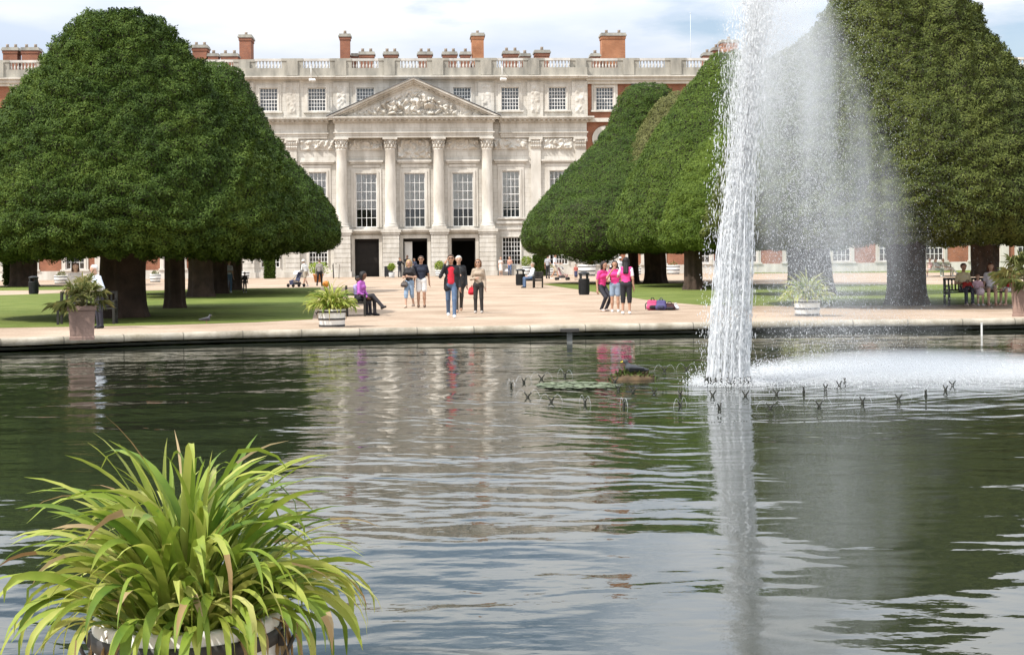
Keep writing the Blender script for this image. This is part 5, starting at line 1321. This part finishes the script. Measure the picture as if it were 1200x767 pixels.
# by the left planter
person('white-haired woman in pale blue and white blouse standing behind the palm planter', 117, 384.5, 1.62, -.9, 'stand', 'belly', 'belly', (.62, .69, .78), 'long', (.03, .03, .04), 'long', (.62, .60, .56), 'short', 'pale', BLK, female=True, lean=.18, res=.018)
person('dark-haired person mostly hidden behind the fan palm on the left', 89, 379.3, 1.66, .4, 'stand', 'down', 'down', (.62, .56, .50), 'short', (.04, .04, .05), 'long', (.09, .05, .035), 'mid', 'pale', BLK, female=True, res=.022)
# far left group
person('figure in white jacket and beige shorts bending towards the pushchair', 358, 336, 1.66, -2.3, 'walk', 'push', 'down', (.70, .69, .66), 'long', (.40, .34, .26), 'short', (.45, .40, .34), 'short', 'pale', WHT, res=.028, lean=.2, hat=(.70, .68, .62))
person('man in grey jumper and black trousers walking towards the palace', 374.5, 335.6, 1.66, 3.0, 'walk', 'down', 'down', (.26, .24, .22), 'long', BLK, 'long', (.16, .12, .09), 'short', 'pale', BLK, res=.028)
person('person in light top and blue jeans standing against a left grove trunk', 268.5, 343, 1.68, .5, 'stand', 'down', 'belly', (.45, .50, .55), 'short', (.13, .22, .34), 'long', (.10, .06, .04), 'mid', 'pale', WHT, res=.028, female=True)
person('small child in dark clothes standing alone near the left grove trunks', 287, 342.8, 1.05, .4, 'stand', 'down', 'down', (.07, .06, .07), 'long', (.12, .10, .10), 'long', (.06, .04, .03), 'short', 'pale', WHT, res=.03)
# by the doors
person('person in black with a camera raised, leftmost at the palace doors', 468.5, 324.6, 1.70, .5, 'stand', 'face', 'face', BLK, 'long', (.05, .05, .06), 'long', (.03, .02, .02), 'short', 'tan', BLK, res=.03)
person('person in black jacket and pale trousers standing in the group at the doors', 477.5, 324.2, 1.90, .0, 'stand', 'belly', 'face', (.018, .018, .022), 'long', (.30, .26, .24), 'long', (.02, .02, .02), 'short', 'dark', WHT, res=.03)
person('person in dark blue standing nearest the middle door pier', 486, 324, 1.62, -.6, 'stand', 'belly', 'down', (.03, .035, .06), 'long', BLK, 'long', (.03, .02, .02), 'short', 'tan', BLK, res=.03)
person('woman in pale cream dress standing before the ground-floor window', 587, 322.8, 1.66, .3, 'stand', 'belly', 'down', (.68, .58, .52), 'short', (.68, .60, .54), 'short', (.26, .15, .09), 'long', 'pale', (.5, .35, .28), female=True, skirt=True, res=.03)
person('person in peach top and jeans holding a white bag beside the woman in cream', 597.5, 322.6, 1.68, -.2, 'stand', 'belly', 'down', (.56, .30, .23), 'short', (.11, .16, .28), 'long', (.30, .18, .10), 'long', 'pale', BLK, female=True, res=.03)
pb2 = G(624.5, 337)
person('man in pale shirt and blue jeans sitting on the dark bench by the small bin', 0, 0, 1.75, -1.25, 'sit', 'lap', 'lap', (.55, .58, .60), 'long', (.10, .15, .25), 'long', (.30, .24, .18), 'short', 'pale', BLK, lean=-.12, cross=False, loc=(pb2.x - .05, pb2.y - .15), res=.026)
person('person in checked grey top and black trousers next to the pushchair pusher', 642, 326.3, 1.80, 2.6, 'stand', 'down', 'belly', (.30, .30, .32), 'short', BLK, 'long', (.07, .05, .04), 'short', 'tan', BLK, res=.03)
person('man in white shirt and beige shorts pushing a pushchair by the hedge', 650.5, 327.5, 1.86, 1.2, 'walk', 'push', 'push', (.70, .71, .74), 'short', (.44, .37, .28), 'short', (.05, .04, .03), 'short', 'tan', WHT, res=.03)
person('small child in a dark blue skirt standing between the pushchair and the tall bin', 675, 328.2, 1.12, .2, 'stand', 'down', 'down', (.42, .13, .10), 'short', (.05, .055, .11), 'knee', (.07, .04, .03), 'short', 'tan', BLK, skirt=True, res=.03)
person('person in red and black top in the far group behind the pink trio', 708, 328.8, 1.60, .2, 'stand', 'belly', 'down', (.45, .06, .06), 'none', BLK, 'long', (.35, .20, .12), 'mid', 'pale', BLK, res=.03, female=True)
person('person in white shirt and black trousers in the far group behind the pink trio', 717, 328.5, 1.64, -.4, 'stand', 'belly', 'down', WHT, 'short', BLK, 'long', (.05, .04, .03), 'short', 'tan', BLK, res=.03)
person('person in white top with white cap in the far group behind the pink trio', 727, 328.8, 1.60, .2, 'stand', 'down', 'down', (.72, .73, .76), 'long', BLK, 'long', (.1, .07, .05), 'short', 'tan', BLK, res=.03, hat=(.7, .7, .7))
# the bench on the right
pr0 = G(1150, 357.5)
def rb(x, dy=0.0): q = G(x, 357.5); return (q.x, pr0.y - .12 + dy)
person('man in pale yellow shirt with a red bag on his lap on the right bench', 0, 0, 1.74, .15, 'sit', 'belly', 'belly', (.62, .55, .36), 'short', (.045, .045, .06), 'long', (.10, .05, .04), 'short', 'tan', (.45, .36, .3), loc=rb(1126), res=.02)
person('small child in pale pink dress sitting between two adults on the right bench', 0, 0, 1.22, .0, 'sit', 'belly', 'down', (.70, .48, .56), 'short', (.68, .55, .60), 'short', (.22, .11, .07), 'short', 'pale', WHT, loc=rb(1143.5, -.05), seat=.52, res=.02, skirt=True)
person('woman in white top and shorts with long bare legs on the right bench', 0, 0, 1.74, -.2, 'sit', 'lap', 'down', (.72, .70, .76), 'short', (.45, .40, .34), 'short', (.13, .055, .035), 'mid', 'pale', (.45, .25, .18), loc=rb(1161), female=True, res=.02)
person('girl in red top and white shorts turning aside on the right bench', 0, 0, 1.50, -.9, 'sit', 'down', 'lap', (.60, .04, .055), 'short', (.70, .70, .70), 'short', (.16, .08, .05), 'mid', 'pale', (.5, .32, .24), loc=rb(1186), seat=.50, female=True, res=.02)
# sunbathers by the wing
person('sunbather in pink and white sitting at the left end of the pale bench', 1089, 324, 1.65, -.8, 'sit', 'lap', 'down', (.66, .40, .36), 'short', (.70, .66, .62), 'short', (.60, .45, .35), 'short', 'pale', WHT, res=.03, lean=-.2)
person('sunbather in white and green leaning back on the pale bench', 1099, 324, 1.65, .5, 'sit', 'out', 'lap', (.70, .72, .68), 'short', (.30, .38, .30), 'long', (.25, .18, .12), 'mid', 'pale', WHT, res=.03, lean=-.35, female=True)
person('sunbather in cream reclining at the right end of the pale bench', 1109, 324, 1.65, 1.0, 'sit', 'lap', 'lap', (.72, .68, .60), 'short', (.72, .68, .60), 'long', (.40, .30, .2), 'short', 'pale', WHT, res=.03, lean=-.4, cross=True)
# ================================================================== benches, bins, bags, birds
WOOD = M('bench_wood', (0.028, 0.026, 0.022), 0.7, 0.35, 5.0)
PALEW = M('pale_bench_paint', (0.60, 0.54, 0.42), 0.7, 0.15, 5.0)
def bench(label, loc, rz, L=1.6, mat=None):
    mat = mat or WOOD
    o = thing('park_bench', label, 'bench', loc, rz)
    mb = MB()
    for k in range(5): mb.obox((0, -.22 + k * .11, .435), (L, .085, .03))
    mb.build('seat', mat, o)
    mb = MB()
    for k in range(int(L / .11)): mb.obox((-L / 2 + .06 + k * .11, .30, .67), (.05, .022, .36), 0, 0, -.12)
    mb.obox((0, .325, .86), (L, .045, .07), 0, 0, -.12); mb.obox((0, .275, .50), (L, .035, .05), 0, 0, -.12)
    mb.build('backrest', mat, o)
    for s in (-1, 1):
        for y, h_ in ((-.24, .62), (.28, .90)):
            mb = MB(); mb.obox((s * (L / 2 - .035), y + (.02 if h_ > .7 else 0), h_ / 2), (.065, .065, h_), 0, 0, -.03 if h_ > .7 else 0); mb.build('leg', mat, o)
        mb = MB(); mb.obox((s * (L / 2 - .035), .02, .635), (.075, .60, .035)); mb.build('armrest', mat, o)
        mb = MB(); mb.obox((s * (L / 2 - .035), .02, .40), (.05, .46, .07)); mb.build('rail', mat, o)
    return o
bench('dark slatted bench seen end-on carrying the woman in purple', (pbn.x - .05, pbn.y + .03, 0), math.pi / 2 + .1, 1.5)
q = G(96, 381.0); bench('dark wooden bench half hidden by the left palm planter and trunk', (q.x, q.y + .55, 0), 0.1, 1.55)
bench('dark bench seen from its side with the man in blue jeans', (pb2.x + .03, pb2.y - .12, 0), -math.pi / 2 + .35, 1.3)
bench('long dark bench under the olive yew carrying the family', (G(1152, 357.5).x, pr0.y - .10, 0), 0.0, 2.45)
q = G(1099, 324); bench('pale cream bench with sunbathers before the brick wing', (q.x, q.y + .05, 0), 0.0, 2.1, PALEW)
def bin_(label, x, y, h, w, dome=True):
    p = G(x, y); o = thing('litter_bin', label, 'litter bin', (p.x, p.y, 0)); r = w / 2
    BK = M('bin_black', (.018, .019, .020), .5, .25, 6)
    mb = MB(); mb.lathe([(r * .90, 0), (r * .92, .03), (r * .90, .05), (r * .96, h * .66), (r * 1.02, h * .70), (r * .86, h * .70), (r * .84, h * .4)], 24, cap=False)
    for k in range(24):
        a = 2 * math.pi * k / 24; mb.obox((math.cos(a) * r * .95, math.sin(a) * r * .95, h * .36), (.02, .035, h * .58), a)
    mb.build('body', BK, o)
    for k in range(4):
        a = math.pi / 4 + k * math.pi / 2; mb = MB(); mb.obox((math.cos(a) * r * .82, math.sin(a) * r * .82, h * .79), (.05, .09, h * .20), a); mb.build('post', BK, o)
    mb = MB(); mb.lathe([(r * 1.0, h * .885), (r * 1.02, h * .93), (r * .85, h * .97), (r * .4, h), (.01, h * 1.005)], 24); mb.build('lid', BK, o)
    return o
bin_('tall black litter bin with open top at the edge of the right lawn', 684.5, 345.2, 1.02, .50)
bin_('small dark litter bin beside the seated man in blue jeans', 610, 334.2, .98, .58)
bin_('dark litter bin on the path at the far left', 39.5, 344.6, .95, .52)
# bags on the gravel
def bag(name, label, x, y, size, col, col2, rz=0, cat='bag', dx=0.0, tilt=.35):
    p = G(x, y); o = thing(name, label, cat, (p.x + dx, p.y, 0), rz)
    sx, sy, sz = size
    caps = [((-sx * .25, 0, sz * .28), (sx * .25, 0, sz * .28), sz * .29, sz * .29, 0), ((-sx * .2, tilt * .2, sz * .68), (sx * .2, tilt * .2, sz * .66), sz * .25, sz * .25, 0)]
    V, Q = surfnet(lambda p_: capsules_field(p_ * np.array([1, sz / sy * .85, 1]), caps, .06) , (-sx, -sy * 1.2, -.05), (sx, sy * 1.5, sz * 1.2), .022)
    V[:, 2] = np.maximum(V[:, 2], 0.0)
    fast('body', V, Q, flat(col), o, None, True)
    caps = [((-sx * .16, -sy * .36, sz * .28), (sx * .16, -sy * .36, sz * .28), sz * .17, sz * .17, 0)]
    V, Q = surfnet(lambda p_: capsules_field(p_, caps), (-sx, -sy * 1.4, -.05), (sx, sy, sz), .022); V[:, 2] = np.maximum(V[:, 2], 0.005)
    fast('pocket', V, Q, flat(col2), o, None, True)
    mb = MB(); mb.tube([(-sx * .12, .02, sz * .88), (-sx * .08, .03, sz * 1.08), (sx * .08, .03, sz * 1.08), (sx * .12, .02, sz * .88)], .014, 6); mb.build('handle', flat(col2), o)
    mb = MB(); mb.tube([(-sx * .3, sy * .3, sz * .75), (-sx * .52, sy * .4, sz * .5), (-sx * .5, sy * .2, .03)], .018, 6); mb.build('strap', flat(col2), o)
    return o
bag('backpack', 'pink backpack with black base lying on the gravel', 765, 363.4, (.42, .28, .36), (.46, .07, .16), BLK, .1, 'backpack', 0)
bag('backpack', 'purple-blue backpack leaning against the pink one', 774, 363.5, (.34, .28, .36), (.075, .065, .16), (.04, .04, .08), -.2, 'backpack', .02)
bag('holdall', 'black and dark red holdall at the right end of the bag heap', 784, 363.4, (.50, .26, .24), (.05, .02, .022), BLK, 0, 'bag', .02)
bag('carrier_bag', 'small white bag tucked behind the dark holdall', 791, 363.0, (.24, .2, .2), (.70, .70, .72), (.6, .6, .62), .3, 'bag', .03)
q = G(553.5, 366.6); o = bag('handbag', 'red handbag hanging from the hand of the woman in taupe', 553.5, 366.6, (.22, .14, .27), (.58, .02, .035), (.42, .015, .03), -.15, 'handbag'); o.location.z = .56
o = bag('satchel', 'dark shoulder bag at the hip of the blonde woman in denim capris', 474, 360.8, (.26, .16, .22), (.10, .085, .075), (.06, .05, .05), -.3, 'bag'); o.location.z = .72
q = rb(1128); o = bag('bag', 'red and black bag on the lap of the man in pale yellow', 0, 357.5, (.42, .22, .28), (.36, .035, .03), BLK, 0, 'bag'); o.location = (q[0], q[1] - .30, .52)
o = bag('carrier_bag', 'white carrier bag held by the person in peach top', 593.5, 322.7, (.3, .16, .36), (.72, .72, .74), (.6, .6, .62), 0, 'bag'); o.location.z = .28
q = G(455.5, 324.8); o = thing('equipment_case', 'black upright case standing left of the photographers', 'case', (q.x, q.y, 0))
mb = MB(); mb.obox((0, 0, .52), (.72, .4, .9)); mb.obox((0, -.21, .52), (.6, .02, .06)); mb.build('body', flat(BLK), o)
for s in (-1, 1):
    mb = MB(); mb.lathe([(.02, 0), (.04, .01), (.04, .07), (.02, .075)], 8, (s * .28, 0, 0)); mb.build('foot', flat((.05, .05, .05)), o)
# a-board
q = G(394, 326.3); o = thing('a_board', 'folding easel board standing on the gravel left of the left door', 'sign', (q.x, q.y, 0), 0.0)
for s in (-1, 1):
    mb = MB(); mb.obox((s * .24, 0, .62), (.04, .55, 1.30), 0, 0, -s * .36 * -1 * -1); mb.build('panel' , flat((.10, .095, .085)) if s < 0 else flat((.34, .31, .27)), o)
mb = MB(); mb.obox((0, 0, 1.24), (.05, .56, .04)); mb.build('hinge', flat((.05, .05, .05)), o)
# orange ball-shaped lantern / pumpkin-like ball
q = G(382, 336.5); o = thing('beach_ball', 'round orange ball lying on the gravel near the walking couple', 'ball', (q.x, q.y, 0))
mb = MB(); mb.lathe([(.20 * math.sin(a) + .001, .20 - .20 * math.cos(a)) for a in np.linspace(0, math.pi, 16)], 20, cap=False); mb.build('skin', M('orange_ball', (.62, .24, .035), .5, .25, 1.6), o)
mb = MB(); mb.lathe([(.03, .395), (.03, .408), (.01, .412)], 10); mb.build('valve', flat(WHT), o)
# pushchairs
def pushchair(label, x, y, rz, col, col2, kid=None):
    p = G(x, y); o = thing('pushchair', label, 'pushchair', (p.x, p.y, 0), rz); FR = flat((.10, .10, .11), .4)
    for sx in (-1, 1):
        mb = MB(); mb.tube([(sx * .24, .42, .12), (sx * .24, -.20, .78), (sx * .22, -.42, 1.02)], .016, 6); mb.tube([(sx * .24, -.36, .12), (sx * .24, .14, .42)], .016, 6); mb.build('frame', FR, o)
        for yy in (.42, -.36):
            mb = MB(); mb.lathe([(.02, -.02), (.10, -.025), (.115, 0), (.10, .025), (.02, .02)], 14); w = mb.build('wheel', flat((.025, .025, .025)), o)
            w.location = (sx * .27, yy, .115); w.rotation_euler = (0, math.pi / 2, 0)
    mb = MB(); mb.tube([(-.22, -.42, 1.02), (.22, -.42, 1.02)], .018, 6); mb.build('handle', flat(BLK), o)
    mb = MB(); mb.obox((0, .08, .40), (.40, .42, .05), 0, 0, .1); mb.obox((0, -.16, .64), (.40, .05, .55), 0, 0, .35); mb.obox((0, .36, .28), (.38, .04, .26), 0, 0, -.3); mb.build('seat', flat(col), o)
    mb = MB(); vs = []; 
    for i in range(9):
        a = -.2 + 1.9 * i / 8
        for sx in (-.22, .22): vs.append((sx, -.22 + .34 * math.sin(a) * .9, .80 + .34 * math.cos(a) * .6))
    mb.add(vs, [(2 * i, 2 * i + 1, 2 * i + 3, 2 * i + 2) for i in range(8)], 0, True); mb.build('canopy', flat(col2), o)
    mb = MB(); mb.box(-.18, .18, -.2, .2, .16, .32); mb.build('basket', flat((.05, .05, .06)), o)
    return o
pushchair('pushchair with white and navy seat at the edge of the left lawn', 347.5, 336.4, 2.3, (.05, .06, .12), (.66, .64, .68))
pushchair('small pushchair with red and white seat pushed by the man in white', 658.5, 328.2, 1.3 + math.pi, (.45, .25, .25), (.20, .20, .22))
# stone urn pedestal left of the jet
q = G(832.5, 319); o = thing('stone_urn', 'pale carved stone urn on a pedestal behind the jet', 'urn', (q.x, q.y, 0))
mb = MB(); mb.box(-.75, .75, -.75, .75, 0, .25); mb.box(-.6, .6, -.6, .6, .253, 1.35); mb.box(-.75, .75, -.75, .75, 1.353, 1.55); mb.build('pedestal', STONE_P, o)
mb = MB(); mb.lathe([(.4, 1.553), (.4, 1.62), (.2, 1.75), (.25, 1.9), (.7, 2.2), (.78, 2.45), (.9, 2.6), (.8, 2.62)], 20); mb.build('bowl', STONE_P, o)
# gauge posts at the pool's edge
q = G(667, 386, 0.09)
o = thing('pool_post', 'short grey post with flat dark top at the pool edge below the path', 'post', (q.x, q.y - .22, WATER_Z))
mb = MB(); mb.box(-.06, .06, -.06, .06, -.3, .24); mb.build('post', M('grey_post', (.16, .16, .15), .6, .2, 5), o)
mb = MB(); mb.box(-.21, .21, -.16, .10, .243, .31); mb.build('cap', M('dark_slate', (.05, .045, .04), .6, .2, 5), o)
q = G(1147, 378.5, 0.09)
o = thing('depth_gauge', 'thin white depth stick standing in the water at the right', 'gauge', (q.x, q.y - .22, WATER_Z))
mb = MB(); mb.box(-.018, .018, -.015, .015, -.3, .28); mb.build('stick', WHITE, o)
mb = MB(); mb.box(-.024, .024, -.022, .022, .283, .30); mb.build('cap', WHITE, o)
# birds
def bird(name, label, loc, rz, L, col, bill, cat, water=False):
    o = thing(name, label, cat, loc, rz)
    caps = [((-.28 * L, 0, .42 * L), (.18 * L, 0, .46 * L), .12 * L, .19 * L, 0), ((-.30 * L, 0, .42 * L), (-.62 * L, 0, .40 * L), .10 * L, .05 * L, 0), ((.2 * L, 0, .5 * L), (.34 * L, 0, .72 * L), .12 * L, .075 * L, 0), ((.35 * L, 0, .76 * L), (.39 * L, 0, .76 * L), .10 * L, .085 * L, 0)]
    if water: caps = [((a[0], a[1], a[2] - .2 * L), (b_[0], b_[1], b_[2] - .2 * L), r1, r2, 0) for a, b_, r1, r2, _ in caps]
    dz_ = -.2 * L if water else 0
    V, Q = surfnet(lambda p_: capsules_field(p_, caps, .04 * L), (-.8 * L, -.4 * L, -.1 * L), (.7 * L, .4 * L, 1.0 * L), .035 * L)
    fast('body', V, Q, flat(col), o, None, True)
    mb = MB(); mb.tube([(.44 * L, 0, .76 * L + dz_), (.58 * L, 0, .72 * L + dz_)], [.04 * L, .012 * L], 6); mb.build('bill', flat(bill), o)
    if not water:
        for s in (-1, 1): mb = MB(); mb.tube([(.02 * L, s * .08 * L, .32 * L), (.04 * L, s * .08 * L, .0), (.14 * L, s * .08 * L, .0)], .018 * L, 5); mb.build('leg', flat((.35, .14, .1)), o)
    for s in (-1, 1):
        caps2 = [((.12 * L, s * .15 * L, .50 * L + dz_), (-.42 * L, s * .10 * L, .46 * L + dz_), .10 * L, .05 * L, 0)]
        V, Q = surfnet(lambda p_: capsules_field(p_, caps2), (-.7 * L, -.4 * L, 0), (.5 * L, .4 * L, 1.0 * L), .04 * L); fast('wing', V, Q, flat(tuple(c * .8 for c in col)), o, None, True)
    return o
q = G(241.5, 379.3); bird('pigeon', 'dark grey pigeon walking on the gravel before the left lawn', (q.x, q.y, 0), .3, .30, (.075, .075, .085), (.2, .18, .16), 'bird')
bird('moorhen', 'grey waterbird with yellow bill resting on the reed mound', (pn.x + .02, pn.y - .05, WATER_Z + .08), math.pi - .2, .36, (.055, .058, .065), (.60, .50, .05), 'bird', True)
